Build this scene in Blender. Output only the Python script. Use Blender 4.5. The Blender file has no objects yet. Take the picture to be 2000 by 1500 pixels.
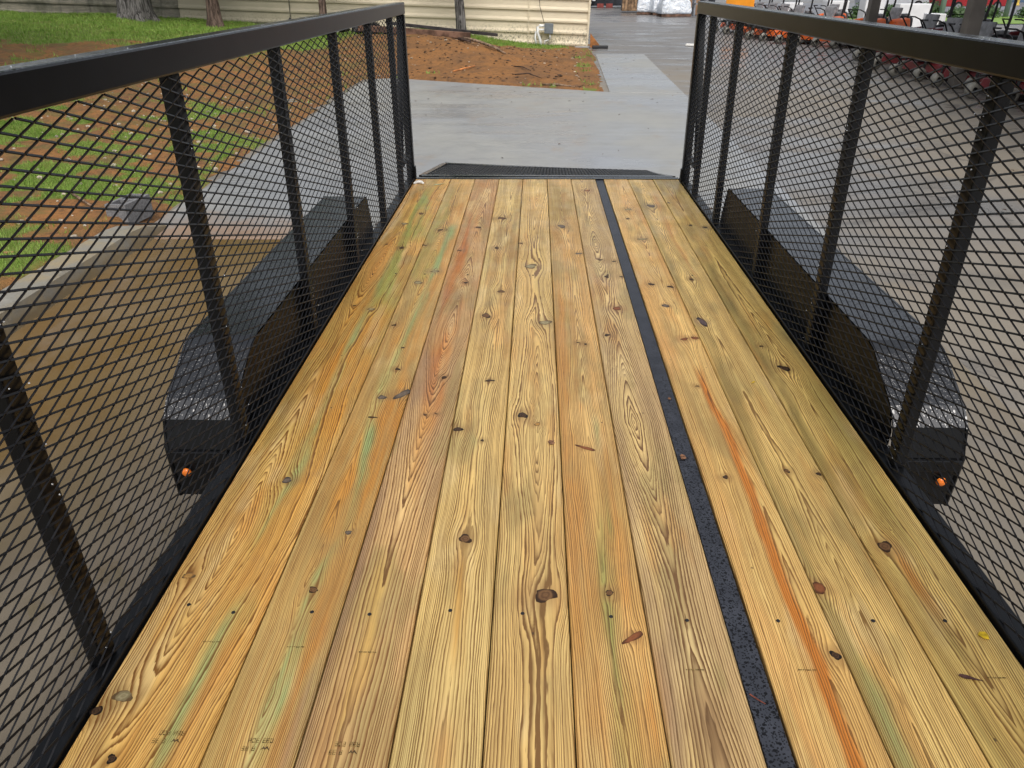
import bpy, bmesh, math, random
import numpy as np
from mathutils import Vector, Matrix
random.seed(7); rng = np.random.default_rng(7)
R = math.radians
S = bpy.context.scene
COL = S.collection

# ------------------------------------------------------------------ camera
cd = bpy.data.cameras.new('camera'); cam = bpy.data.objects.new('camera', cd); COL.objects.link(cam)
cd.sensor_width = 36.0; cd.sensor_fit = 'HORIZONTAL'; cd.lens = 1480.0 / 2000 * 36
cd.clip_start = 0.02; cd.clip_end = 600
YAW, PIT, ROL = -0.0316745, 0.4903295, -0.0058126
fw = Vector((math.sin(YAW) * math.cos(PIT), math.cos(YAW) * math.cos(PIT), -math.sin(PIT)))
r0 = Vector((math.cos(YAW), -math.sin(YAW), 0)); u0 = r0.cross(fw)
rr = r0 * math.cos(ROL) + u0 * math.sin(ROL); uu = u0 * math.cos(ROL) - r0 * math.sin(ROL)
m = Matrix((rr, uu, -fw)).transposed().to_4x4(); m.translation = Vector((-0.0847, 0, 1.3095))
cam.matrix_world = m
S.camera = cam
S.render.resolution_x = 1024; S.render.resolution_y = 768

# ------------------------------------------------------------------ light: bright overcast, wet ground
SUN_EL, SUN_AZ = R(58), R(170)
w = bpy.data.worlds.new('World'); S.world = w; w.use_nodes = True
nt = w.node_tree; nt.nodes.clear()
sky = nt.nodes.new('ShaderNodeTexSky'); sky.sky_type = 'NISHITA'; sky.sun_disc = False
sky.sun_elevation = SUN_EL; sky.sun_rotation = SUN_AZ; sky.air_density = 1.0; sky.dust_density = 4.0; sky.ozone_density = 1.0
hs = nt.nodes.new('ShaderNodeHueSaturation'); hs.inputs['Saturation'].default_value = 0.35
bg = nt.nodes.new('ShaderNodeBackground'); bg.inputs[1].default_value = 0.14
wo = nt.nodes.new('ShaderNodeOutputWorld')
nt.links.new(sky.outputs[0], hs.inputs['Color']); nt.links.new(hs.outputs[0], bg.inputs[0]); nt.links.new(bg.outputs[0], wo.inputs[0])
sl = bpy.data.lights.new('sun', 'SUN'); sl.energy = 1.25; sl.angle = R(35); sl.color = (1.0, 0.96, 0.9)
so = bpy.data.objects.new('sun', sl); COL.objects.link(so)
sd = Vector((math.sin(SUN_AZ) * math.cos(SUN_EL), math.cos(SUN_AZ) * math.cos(SUN_EL), math.sin(SUN_EL)))
so.rotation_euler = sd.to_track_quat('Z', 'Y').to_euler(); so.location = (5, 10, 20)
S.view_settings.view_transform = 'Standard'; S.view_settings.look = 'None'
S.view_settings.gamma = 1; S.view_settings.use_curve_mapping = False
S.view_settings.exposure = 0.4
S.render.engine = 'CYCLES'

# ------------------------------------------------------------------ node expression helper
class X:
    """a float socket that can be used in arithmetic"""
    def __init__(s, g, sock): s.g, s.k = g, sock
    def _m(s, op, *a, clamp=False): return s.g.math(op, s, *a, clamp=clamp)
    def __add__(s, o): return s._m('ADD', o)
    __radd__ = __add__
    def __sub__(s, o): return s._m('SUBTRACT', o)
    def __rsub__(s, o): return s.g.math('SUBTRACT', o, s)
    def __mul__(s, o): return s._m('MULTIPLY', o)
    __rmul__ = __mul__
    def __truediv__(s, o): return s._m('DIVIDE', o)
    def sqrt(s): return s._m('SQRT')
    def abs(s): return s._m('ABSOLUTE')
    def exp(s): return s._m('EXPONENT')
    def sin(s): return s._m('SINE')
    def fract(s): return s._m('FRACT')
    def floor(s): return s._m('FLOOR')
    def pow(s, e): return s._m('POWER', e)
    def min(s, o): return s._m('MINIMUM', o)
    def max(s, o): return s._m('MAXIMUM', o)
    def clamp(s): return s._m('ADD', 0.0, clamp=True)
    def ss(s, a, b, lo=0.0, hi=1.0):           # smoothstep a..b -> lo..hi
        n = s.g.t.nodes.new('ShaderNodeMapRange'); n.interpolation_type = 'SMOOTHSTEP'
        s.g.put(n.inputs[0], s); n.inputs[1].default_value = a; n.inputs[2].default_value = b
        n.inputs[3].default_value = lo; n.inputs[4].default_value = hi
        return X(s.g, n.outputs[0])
class G:
    def __init__(g, name):
        g.mat = bpy.data.materials.new(name); g.mat.use_nodes = True; g.t = g.mat.node_tree; g.t.nodes.clear()
        g.out = g.t.nodes.new('ShaderNodeOutputMaterial'); g.p = g.t.nodes.new('ShaderNodeBsdfPrincipled')
        g.t.links.new(g.p.outputs[0], g.out.inputs[0])
        g.tc = g.t.nodes.new('ShaderNodeTexCoord')
    def put(g, inp, v):
        if isinstance(v, X): g.t.links.new(v.k, inp)
        elif isinstance(v, bpy.types.NodeSocket): g.t.links.new(v, inp)
        elif isinstance(v, (tuple, list)):
            inp.default_value = tuple(v) + (1,) if len(v) == 3 and len(inp.default_value) == 4 else v
        else: inp.default_value = v
    def math(g, op, *a, clamp=False):
        n = g.t.nodes.new('ShaderNodeMath'); n.operation = op; n.use_clamp = clamp
        for i, v in enumerate(a): g.put(n.inputs[i], v)
        return X(g, n.outputs[0])
    def xyz(g, which='Object'):
        n = g.t.nodes.new('ShaderNodeSeparateXYZ')
        if which == 'World':
            ge = g.t.nodes.new('ShaderNodeNewGeometry'); g.t.links.new(ge.outputs['Position'], n.inputs[0])
        else: g.t.links.new(g.tc.outputs[which], n.inputs[0])
        return tuple(X(g, o) for o in n.outputs)
    def vec(g, x, y, z=0.0):
        n = g.t.nodes.new('ShaderNodeCombineXYZ')
        for i, v in enumerate((x, y, z)): g.put(n.inputs[i], v)
        return n.outputs[0]
    def noise(g, v, scale=1.0, detail=2.0, rough=0.5, dist=0.0, col=False):
        n = g.t.nodes.new('ShaderNodeTexNoise'); g.put(n.inputs['Vector'], v)
        n.inputs['Scale'].default_value = scale; n.inputs['Detail'].default_value = detail
        n.inputs['Roughness'].default_value = rough; n.inputs['Distortion'].default_value = dist
        return n.outputs[1] if col else X(g, n.outputs[0])
    def noise1(g, wv, scale=1.0, detail=2.0):
        n = g.t.nodes.new('ShaderNodeTexNoise'); n.noise_dimensions = '1D'; g.put(n.inputs['W'], wv)
        n.inputs['Scale'].default_value = scale; n.inputs['Detail'].default_value = detail
        return X(g, n.outputs[0])
    def white(g, wv):
        n = g.t.nodes.new('ShaderNodeTexWhiteNoise'); n.noise_dimensions = '1D'; g.put(n.inputs['W'], wv)
        return X(g, n.outputs[0])
    def voro(g, v, scale, feat='F1', rand=1.0, out=0):
        n = g.t.nodes.new('ShaderNodeTexVoronoi'); n.feature = feat; g.put(n.inputs['Vector'], v)
        n.inputs['Scale'].default_value = scale; n.inputs['Randomness'].default_value = rand
        return X(g, n.outputs[out])
    def mix(g, f, a, b, mode='MIX'):
        n = g.t.nodes.new('ShaderNodeMix'); n.data_type = 'RGBA'; n.blend_type = mode
        g.put(n.inputs[0], f); g.put(n.inputs[6], a); g.put(n.inputs[7], b)
        return n.outputs[2]
    def bump(g, h, strength=0.3, dist=0.01):
        n = g.t.nodes.new('ShaderNodeBump'); n.inputs['Strength'].default_value = strength; n.inputs['Distance'].default_value = dist
        g.put(n.inputs['Height'], h); g.t.links.new(n.outputs[0], g.p.inputs['Normal'])
    def set(g, color=None, rough=None, spec=None, metal=None, coat=None):
        if color is not None: g.put(g.p.inputs['Base Color'], color)
        if rough is not None: g.put(g.p.inputs['Roughness'], rough)
        if spec is not None: g.put(g.p.inputs['Specular IOR Level'], spec)
        if metal is not None: g.put(g.p.inputs['Metallic'], metal)
        if coat is not None: g.put(g.p.inputs['Coat Weight'], coat)
        return g.mat
def srgb(r, g, b):
    f = lambda c: ((c / 255 + 0.055) / 1.055) ** 2.4 if c > 10 else c / 255 / 12.92
    return (f(r), f(g), f(b))
def simple(name, col, rough=0.6, spec=0.5, var=0.15, scale=6.0, metal=0.0, bump=0.0):
    g = G(name); n = g.noise(g.tc.outputs['Object'], scale, 4.0)
    c2 = tuple(max(0, c * (1 - var * 2)) for c in col); c3 = tuple(min(1, c * (1 + var)) for c in col)
    g.set(g.mix(n.ss(0.3, 0.7), c2, c3), rough, spec, metal)
    if bump: g.bump(n, bump, 0.02)
    return g.mat

# ------------------------------------------------------------------ mesh helpers
class MB:
    def __init__(s): s.v, s.f = [], []
    def add(s, vs, fs):
        o = len(s.v); s.v += [tuple(v) for v in vs]; s.f += [tuple(i + o for i in f) for f in fs]
        return s
    def box(s, x0, x1, y0, y1, z0, z1):
        return s.add([(x0, y0, z0), (x1, y0, z0), (x1, y1, z0), (x0, y1, z0), (x0, y0, z1), (x1, y0, z1), (x1, y1, z1), (x0, y1, z1)],
                     [(0, 3, 2, 1), (4, 5, 6, 7), (0, 1, 5, 4), (1, 2, 6, 5), (2, 3, 7, 6), (3, 0, 4, 7)])
    def bar(s, a, b, wx, wy, up=(0, 0, 1)):
        a, b = Vector(a), Vector(b); d = (b - a).normalized(); up = Vector(up)
        if abs(d.dot(up)) > 0.98: up = Vector((0, 1, 0))
        r = d.cross(up).normalized() * wx / 2; u = r.cross(d).normalized() * wy / 2
        vs = [a - r - u, a + r - u, a + r + u, a - r + u, b - r - u, b + r - u, b + r + u, b - r + u]
        return s.add(vs, [(0, 3, 2, 1), (4, 5, 6, 7), (0, 1, 5, 4), (1, 2, 6, 5), (2, 3, 7, 6), (3, 0, 4, 7)])
    def tube(s, pts, rad, n=8, cap=True):
        pts = [Vector(p) for p in pts]; rad = rad if isinstance(rad, (list, tuple)) else [rad] * len(pts)
        vs, fs = [], []
        for i, p in enumerate(pts):
            d = (pts[min(i + 1, len(pts) - 1)] - pts[max(i - 1, 0)]).normalized()
            a = Vector((0, 0, 1)) if abs(d.z) < 0.9 else Vector((1, 0, 0))
            r = d.cross(a).normalized(); u = r.cross(d)
            for k in range(n):
                t = 2 * math.pi * k / n; vs.append(p + (r * math.cos(t) + u * math.sin(t)) * rad[i])
        for i in range(len(pts) - 1):
            for k in range(n):
                k2 = (k + 1) % n; fs.append((i * n + k, i * n + k2, (i + 1) * n + k2, (i + 1) * n + k))
        if cap: fs += [tuple(range(n)), tuple(range((len(pts) - 1) * n, len(pts) * n))]
        return s.add(vs, fs)
    def lathe(s, prof, c=(0, 0, 0), axis='Z', n=20):
        vs, fs = [], []
        for (r, h) in prof:
            for k in range(n):
                t = 2 * math.pi * k / n; a, b = r * math.cos(t), r * math.sin(t)
                q = {'Z': (a, b, h), 'X': (h, a, b), 'Y': (a, h, b)}[axis]
                vs.append((q[0] + c[0], q[1] + c[1], q[2] + c[2]))
        for i in range(len(prof) - 1):
            for k in range(n):
                k2 = (k + 1) % n; fs.append((i * n + k, i * n + k2, (i + 1) * n + k2, (i + 1) * n + k))
        return s.add(vs, fs)
    def blob(s, c, rx, ry, rz, jit=0.15, n=1, rnd=random):
        bm = bmesh.new(); bmesh.ops.create_icosphere(bm, subdivisions=n, radius=1)
        vs = [(c[0] + v.co.x * rx * (1 + rnd.uniform(-jit, jit)), c[1] + v.co.y * ry * (1 + rnd.uniform(-jit, jit)), c[2] + v.co.z * rz * (1 + rnd.uniform(-jit, jit))) for v in bm.verts]
        fs = [tuple(v.index for v in f.verts) for f in bm.faces]; bm.free()
        return s.add(vs, fs)
    def build(s, name, mat, parent=None, smooth=False, bevel=0.0, seg=2):
        me = bpy.data.meshes.new(name); me.from_pydata(s.v, [], s.f)
        bm = bmesh.new(); bm.from_mesh(me)
        if bevel:
            bmesh.ops.remove_doubles(bm, verts=bm.verts, dist=1e-5)
            bmesh.ops.recalc_face_normals(bm, faces=bm.faces)
            ed = [e for e in bm.edges if len(e.link_faces) == 2 and e.calc_face_angle(0) > 0.5]
            bmesh.ops.bevel(bm, geom=ed, offset=bevel, segments=seg, affect='EDGES', profile=0.5)
        bmesh.ops.recalc_face_normals(bm, faces=bm.faces)
        bm.to_mesh(me); bm.free()
        if smooth:
            for p in me.polygons: p.use_smooth = True
        me.materials.append(mat)
        o = bpy.data.objects.new(name, me); COL.objects.link(o)
        if parent: o.parent = parent
        return o
def obj(name, me, mat, parent=None):
    if mat is not None and not me.materials: me.materials.append(mat)
    o = bpy.data.objects.new(name, me); COL.objects.link(o)
    if parent: o.parent = parent
    return o
def tag(o, label=None, cat=None, group=None, kind=None):
    if label: o['label'] = label
    if cat: o['category'] = cat
    if group: o['group'] = group
    if kind: o['kind'] = kind
    return o
def empty(name, loc=(0, 0, 0), rz=0.0):
    o = bpy.data.objects.new(name, None); COL.objects.link(o); o.location = loc; o.rotation_euler = (0, 0, rz); o.empty_display_size = 0.2
    return o
def copy_tree(o, parent=None):
    c = o.copy(); COL.objects.link(c)
    c.parent = parent
    for ch in list(o.children): copy_tree(ch, c)
    return c

# ------------------------------------------------------------------ materials
def droplets(g, scale=55.0, strength=0.5, size=0.42):
    """rain beads: rounded bumps in random cells"""
    v = g.tc.outputs['Object']
    d = g.voro(v, scale); c = g.voro(v, scale, out=1)
    keep = c.ss(0.25, 0.9)
    h = (1.0 - (d / size).min(1.0).pow(2.0)).max(0.0).sqrt() * keep
    d2 = g.voro(v, scale * 2.3); h2 = (1.0 - (d2 / 0.38).min(1.0).pow(2.0)).max(0.0).sqrt()
    return h.max(h2 * 0.45)
def black_steel(name, wet=0.0, base=(0.0045, 0.0048, 0.0055), rough=0.30, spec=0.25):
    g = G(name); n = g.noise(g.tc.outputs['Object'], 9.0, 5.0); n2 = g.noise(g.tc.outputs['Object'], 160.0, 2.0)
    g.set(g.mix(n.ss(0.35, 0.75), base, tuple(c * 1.7 for c in base)), n.ss(0.25, 0.8, rough * 0.8, rough * 1.25), spec)
    if wet:   # beads stay only on faces that look up
        ge = g.t.nodes.new('ShaderNodeNewGeometry'); sx = g.t.nodes.new('ShaderNodeSeparateXYZ'); g.t.links.new(ge.outputs['True Normal'], sx.inputs[0])
        up = X(g, sx.outputs[2]).ss(0.3, 0.6)
        h = droplets(g, 42.0) * up; g.bump(h * 1.0 + n2 * 0.03, wet, 0.006)
        g.set(rough=(1.0 - h.ss(0.05, 0.3)) * (rough - 0.08 - up * (rough - 0.17)) + 0.06, spec=up * 0.75 + spec)
    else: g.bump(n2 * 0.5 + n * 0.5, 0.08, 0.004)
    return g.mat
STEEL = black_steel('black_enamel')
STEEL_WET = black_steel('black_enamel_rained_on', 0.34)
STEEL_MESH = black_steel('black_enamel_mesh', base=(0.006, 0.006, 0.007), rough=0.38, spec=0.3)
def strip_mat():
    g = G('rained_on_steel_strip'); v = g.tc.outputs['Object']
    n = g.noise(v, 14.0, 4.0); h = droplets(g, 85.0, size=0.34)
    wet = h.ss(0.03, 0.2)
    c = g.mix(n.ss(0.3, 0.7), (0.028, 0.031, 0.040), (0.042, 0.046, 0.058))
    g.set(g.mix(wet, c, (0.004, 0.004, 0.005)), (1.0 - wet) * 0.18 + 0.30, 0.35)
    g.bump(h + g.noise(v, 220.0, 2.0) * 0.12, 0.10, 0.003)
    return g.mat
STRIP = strip_mat()
RUBBER = simple('tyre_rubber', (0.012, 0.012, 0.013), 0.75, 0.3, 0.3, 30, bump=0.2)
RIM = simple('silver_rim', (0.35, 0.35, 0.36), 0.35, 0.5, 0.1, 10, 0.6)
def amber():
    g = G('amber_lens'); n = g.noise(g.tc.outputs['Object'], 120.0, 2.0)
    return g.set(g.mix(n, (0.75, 0.14, 0.015), (0.9, 0.26, 0.03)), 0.2, 0.5)
AMBER = amber()

def vnoise(x, y, seed=0, f=1.0):
    x = np.asarray(x) * f + 57.3 * seed; y = np.asarray(y) * f + 91.7 * seed
    xi = np.floor(x).astype(np.int64); yi = np.floor(y).astype(np.int64); xf = x - xi; yf = y - yi
    def h(a, b):
        n_ = (a * 374761393 + b * 668265263 + seed * 982451653) & 0xffffffff
        n_ = ((n_ ^ (n_ >> 13)) * 1274126177) & 0xffffffff
        return ((n_ ^ (n_ >> 16)) & 0xffff) / 65535.0
    sx = xf * xf * (3 - 2 * xf); sy = yf * yf * (3 - 2 * yf)
    return (h(xi, yi) * (1 - sx) + h(xi + 1, yi) * sx) * (1 - sy) + (h(xi, yi + 1) * (1 - sx) + h(xi + 1, yi + 1) * sx) * sy
def fbm(x, y, seed=0, f=1.0, o=4):
    s, a, t = 0, 1.0, 0
    for i in range(o): s = s + a * vnoise(x, y, seed + i, f * 2 ** i); t += a; a *= 0.55
    return s / t
def sstep(a, b, x): t = np.clip((x - a) / (b - a), 0, 1); return t * t * (3 - 2 * t)
# wood ------------------------------------------------------------
KCOL = {'b': ((0.085, 0.038, 0.014), (0.19, 0.10, 0.04)), 'd': ((0.018, 0.009, 0.005), (0.10, 0.05, 0.02)), 'g': ((0.30, 0.25, 0.14), (0.16, 0.13, 0.06)),
        'a': ((0.14, 0.11, 0.09), (0.10, 0.07, 0.035)), 'r': ((0.22, 0.075, 0.025), (0.16, 0.05, 0.018)), 't': ((0.42, 0.23, 0.06), (0.25, 0.12, 0.035)),
        'p': ((0.06, 0.035, 0.04), (0.15, 0.11, 0.10))}
GREEN = (0.245, 0.33, 0.135); ORANGE = (0.46, 0.18, 0.03); RUST = (0.40, 0.105, 0.02); OLIVE = (0.20, 0.155, 0.045); MAUVE = (0.27, 0.17, 0.105); BROWN = (0.17, 0.09, 0.04); PALE = (0.62, 0.46, 0.22); TAN = (0.48, 0.26, 0.085)
def pine_mat():
    g = G('treated_pine'); u, v, z = g.xyz('World')
    def at(n_, fac=True):
        q = g.t.nodes.new('ShaderNodeAttribute'); q.attribute_name = n_
        return X(g, q.outputs['Fac']) if fac else q.outputs['Color']
    wv = g.noise(g.vec(u * 34.0, v * 6.0, 0.0), 1.0, 2.0) - 0.5
    rn = at('ring') + wv * 0.8 + (g.noise(g.vec(u * 150.0, v * 16.0, 6.0), 1.0, 2.0) - 0.5) * 0.55
    t = rn.fract(); hsh = g.white(rn.floor())
    late = t.pow(2.0) * t.ss(0.86, 1.0, 1.0, 0.0) * 1.95
    lat = (late * (hsh * 0.75 + 0.42)).clamp()
    fib = g.noise(g.vec(u * 520.0, v * 10.0, 0.0), 1.0, 2.0)
    lines = g.noise(g.vec(u * 190.0, v * 1.6, 3.0), 1.0, 2.0)
    col = g.mix(lat, at('tone', False), at('late', False))
    col = g.mix(lines.ss(0.50, 0.70) * 0.38, col, at('late', False))
    col = g.mix(fib.ss(0.38, 0.75) * 0.16, col, (0.15, 0.08, 0.025))
    dirt = g.noise(g.vec(u * 7.0, v * 5.0, 9.0), 1.0, 6.0, 0.7)
    col = g.mix(dirt.ss(0.52, 0.75) * 0.26, col, (0.20, 0.13, 0.06))
    speck = g.voro(g.vec(u, v * 0.7, 0.0), 17.0); keep = g.voro(g.vec(u, v * 0.7, 0.0), 17.0, out=1)
    col = g.mix(speck.ss(0.035, 0.07, 1.0, 0.0) * keep.ss(0.7, 0.75) * 0.8, col, (0.05, 0.028, 0.015))
    g.set(col, dirt.ss(0.3, 0.7, 0.30, 0.52), 0.45)
    g.bump(lat * -0.5 + fib * 0.3, 0.25, 0.002)
    return g.mat
PINE = pine_mat()
def knot_mat(c):
    g = G('knot_wood_' + c); x, y, z = g.xyz('Object'); n_ = g.noise(g.vec(x, y, z), 2.2, 3.0)
    D = (x.pow(2.0) + y.pow(2.0)).sqrt() + (n_ - 0.5) * 0.5
    k0, k1 = KCOL[c]
    col = g.mix(((D * 13.0).sin() * 0.3 + n_ * 0.9 - 0.1).clamp(), k0, k1)
    col = g.mix(D.ss(0.55, 0.95), col, tuple(q * 0.35 for q in k0) if c not in 'gt' else (0.10, 0.06, 0.025))
    g.set(col, 0.5, 0.35); return g.mat
KMAT = {c: knot_mat(c) for c in KCOL}
def build_plank(i, x0, x1, y0, y1, P, zt, parent):
    xc = (x0 + x1) / 2; rg = np.random.default_rng(100 + i); seed = 200 + 17 * i
    nu = max(22, int((x1 - x0) / .0072)); us = np.concatenate([[x0], np.linspace(x0 + .003, x1 - .003, nu), [x1]])
    vs_ = np.concatenate([np.arange(y0, .8, .08), np.arange(.8, 2.6, .0105), np.arange(2.6, y1, .017), [y1]])
    U, V = np.meshgrid(us, vs_); zz = np.full_like(U, zt); zz[:, 0] = zz[:, -1] = zt - .0035
    uu = U.copy()
    for K in P['knots']:
        kx, ky, kr = K[:3]; du, dv = U - kx, V - ky
        q_ = kr * (1.0 if kr > .012 else .8); uu = uu - du * np.exp(-(du / (q_ * 2.3)) ** 2 - (dv / (q_ * 4.6)) ** 2) * .90
    wob = fbm(U * 5, V * 1.1, seed, 1.0, 3) - .5; wob2 = fbm(U * 22, V * 5.5, seed + 7, 1.0, 2) - .5
    uw = uu + wob * P.get('wob', .022) * 1.6 + wob2 * .004
    d = np.abs(np.sin((V - P['vc']) * P['om'] + (vnoise(V * 0 + seed, V, seed, .7) - .5) * .8) * P['A']) + (vnoise(V * 0, V, seed + 3, 1.6) - .5) * P.get('B', .02) * .6
    p = P.get('p', 1.35); cu = P['u0'] + (V - 2) * P.get('tilt', 0) + (vnoise(V * 0 + 3, V, seed + 5, .9) - .5) * .03
    rad = (np.abs(uw - cu) ** p + np.abs(d) ** p) ** (1 / p)
    ring = rad / (P['s'] * .68) + vnoise(rad * 0 + seed, rad, seed + 9, 70.) * 1.8 + 40 * i + 20
    A3 = lambda c: np.array(c)[None, None, :]
    def mixc(c, m, t): return c + (A3(t) - c) * m[..., None]
    b1 = fbm(U * 9, V * 1.6, seed + 1, 1, 3); b2 = fbm(U * 5, V * .8, seed + 2, 1, 3); b3 = fbm(U * 70, V * .9, seed + 4, 1, 2)
    c = np.zeros(U.shape + (3,)) + A3(P['c1']) * 1.0
    c = mixc(c, sstep(.38, .62, b1), P['c2']); c = mixc(c, sstep(.5, .7, b2) * P.get('t3', .6), P.get('c3', OLIVE)); c = mixc(c, sstep(.5, .75, b3) * .28, P.get('c4', ORANGE))
    c = mixc(c, sstep(.56, .74, fbm(U * 12, V * 3.2, seed + 21, 1, 4)) * .6, (.27, .215, .085)); c = mixc(c, sstep(.58, .76, fbm(U * 14, V * 2.2, seed + 23, 1, 4)) * .36, ORANGE); c = mixc(c, sstep(.60, .78, fbm(U * 11, V * 2.6, seed + 25, 1, 4)) * .6, PALE)
    c = c * (0.72 + .56 * fbm(U * 18, V * 2.8, seed + 6, 1, 3)[..., None])
    br = sstep(.3, .6, fbm(U * 45, V * 2.2, seed + 8, 1, 4)) * .75 + .25
    stm = np.zeros(U.shape)
    for (pts, wd, sc, stg) in P.get('streaks', []):
        q = sorted(pts, key=lambda a: a[1]); ly = [a[1] for a in q]; lx_ = [a[0] for a in q]
        cx_ = np.interp(V, ly, lx_); wv = wd * ((.85 + .5 * vnoise(V * 0 + wd * 99, V, seed + 12, 2.)) if stg >= 1 else (.5 + 2.2 * vnoise(V * 0 + wd * 99, V, seed + 12, 3.4)))
        dist = np.abs(U + wob2 * .022 + wob * .030 - cx_) / wv
        fd = (.25 if wd > .02 else .10) * (.4 + 1.6 * fbm(U * 30, V * 0.5, seed + 33, 1, 2)); mk = (sstep(1.1, .62, dist) if stg >= 1 else sstep(1.45, .1, dist + wob2 * 1.2)) * sstep(ly[0] - fd, ly[0] + fd, V) * sstep(ly[-1] + fd, ly[-1] - fd, V) * (1.0 if stg >= 1 else br) * stg
        c = mixc(c, mk, sc); stm = np.maximum(stm, mk)
    for K in P['knots']:
        kx, ky, kr, kc = K[:4]; el = K[4] if len(K) > 4 else 1.2
        D = np.sqrt(((U - kx) / kr) ** 2 + ((V - ky) / kr) ** 2)
        c = mixc(c, sstep(3.0, .8, D + wob2 * 3.0) * .62, np.array(KCOL[kc][1]) * .7 + np.array(P['c2']) * .3)
    l1, l2 = np.array(P.get('l1', (.16, .075, .02))), np.array(P.get('l2', (.26, .145, .05)))
    lt = np.zeros_like(c) + (l1 + (l2 - l1) * fbm(U * 14, V * 2, seed + 14, 1, 2)[..., None] * .9); lt = lt * (1 - stm[..., None] * .75) + c * .42 * stm[..., None] * .75
    nv, nc = U.shape; top = np.stack([U - xc, V, zz], -1).reshape(-1, 3)
    I_ = np.arange((nv - 1) * (nc - 1)); q0 = (I_ // (nc - 1)) * nc + I_ % (nc - 1); F_ = np.stack([q0, q0 + 1, q0 + nc + 1, q0 + nc], 1).tolist()
    n0 = len(top); ex_ = [(x0 - xc, y0, -.038), (x1 - xc, y0, -.038), (x1 - xc, y1, -.038), (x0 - xc, y1, -.038)]
    L_, R_ = [j * nc for j in range(nv)], [j * nc + nc - 1 for j in range(nv)]
    F_ += [tuple(L_) + (n0 + 3, n0), tuple(reversed(R_)) + (n0 + 1, n0 + 2), tuple(reversed(range(nc))) + (n0, n0 + 1), tuple(range((nv - 1) * nc, nv * nc)) + (n0 + 2, n0 + 3), (n0, n0 + 3, n0 + 2, n0 + 1)]
    me = bpy.data.meshes.new('plank'); me.from_pydata(top.tolist() + ex_, [], F_)
    pad = lambda a, k: np.concatenate([a.reshape(-1, k), np.repeat(a.reshape(-1, k)[:1], 4, 0)])
    me.attributes.new('ring', 'FLOAT', 'POINT').data.foreach_set('value', pad(ring, 1).astype(np.float32).ravel())
    for nm, arr in (('tone', c), ('late', lt)):
        rgba = np.concatenate([pad(np.clip(arr * (np.array([1.25, 1.25, 1.19]) if nm == 'tone' else np.array([.80, .71, .56])), .004, .9), 3), np.ones((n0 + 4, 1))], 1)
        me.attributes.new(nm, 'FLOAT_COLOR', 'POINT').data.foreach_set('color', rgba.astype(np.float32).ravel())
    o = obj('plank', me, PINE, parent)
    for K in P['knots']:
        kx, ky, kr, kc = K[:4]; el = K[4] if len(K) > 4 else 1.15; an = K[5] if len(K) > 5 else 0.
        n_ = 18; ph = rg.uniform(0, 6.28, 3); rs = [1 + .16 * math.sin(2 * 6.283 * k / n_ + ph[0]) + .12 * math.sin(3 * 6.283 * k / n_ + ph[1]) + rg.uniform(-.12, .12) for k in range(n_)]
        ring_ = [(math.cos(2 * math.pi * k / n_) * rs[k], math.sin(2 * math.pi * k / n_) * rs[k], 0) for k in range(n_)]; inn = [(x * .55, y * .55, .12) for x, y, _ in ring_]
        kk = MB().add(ring_ + inn + [(0, 0, .05)], [(k, (k + 1) % n_, n_ + (k + 1) % n_, n_ + k) for k in range(n_)] + [(n_ + k, n_ + (k + 1) % n_, 2 * n_) for k in range(n_)]).build('knot', KMAT[kc], o, smooth=True)
        kr_ = kr * (.74 if kc == 'd' else .95); an = an if len(K) > 5 else rg.uniform(-25, 25); el = el * (1 if len(K) > 4 else rg.uniform(.55, 1.15))
        kk.scale = (kr_, kr_ * el, .004); kk.rotation_euler = (0, 0, R(an)); kk.location = (min(max(kx - xc, x0 - xc + kr_ * .8), x1 - xc - kr_ * .8), ky, zt + .0003)
    return o, xc
PB = [-.978, -.711, -.531, -.352, -.175, .004, .182, .364, .422, .602, .785, .976]
Y_ = (0.60, 0.385, 0.135); YT = (0.50, 0.325, 0.12); YG = (0.52, 0.385, 0.15)
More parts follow.
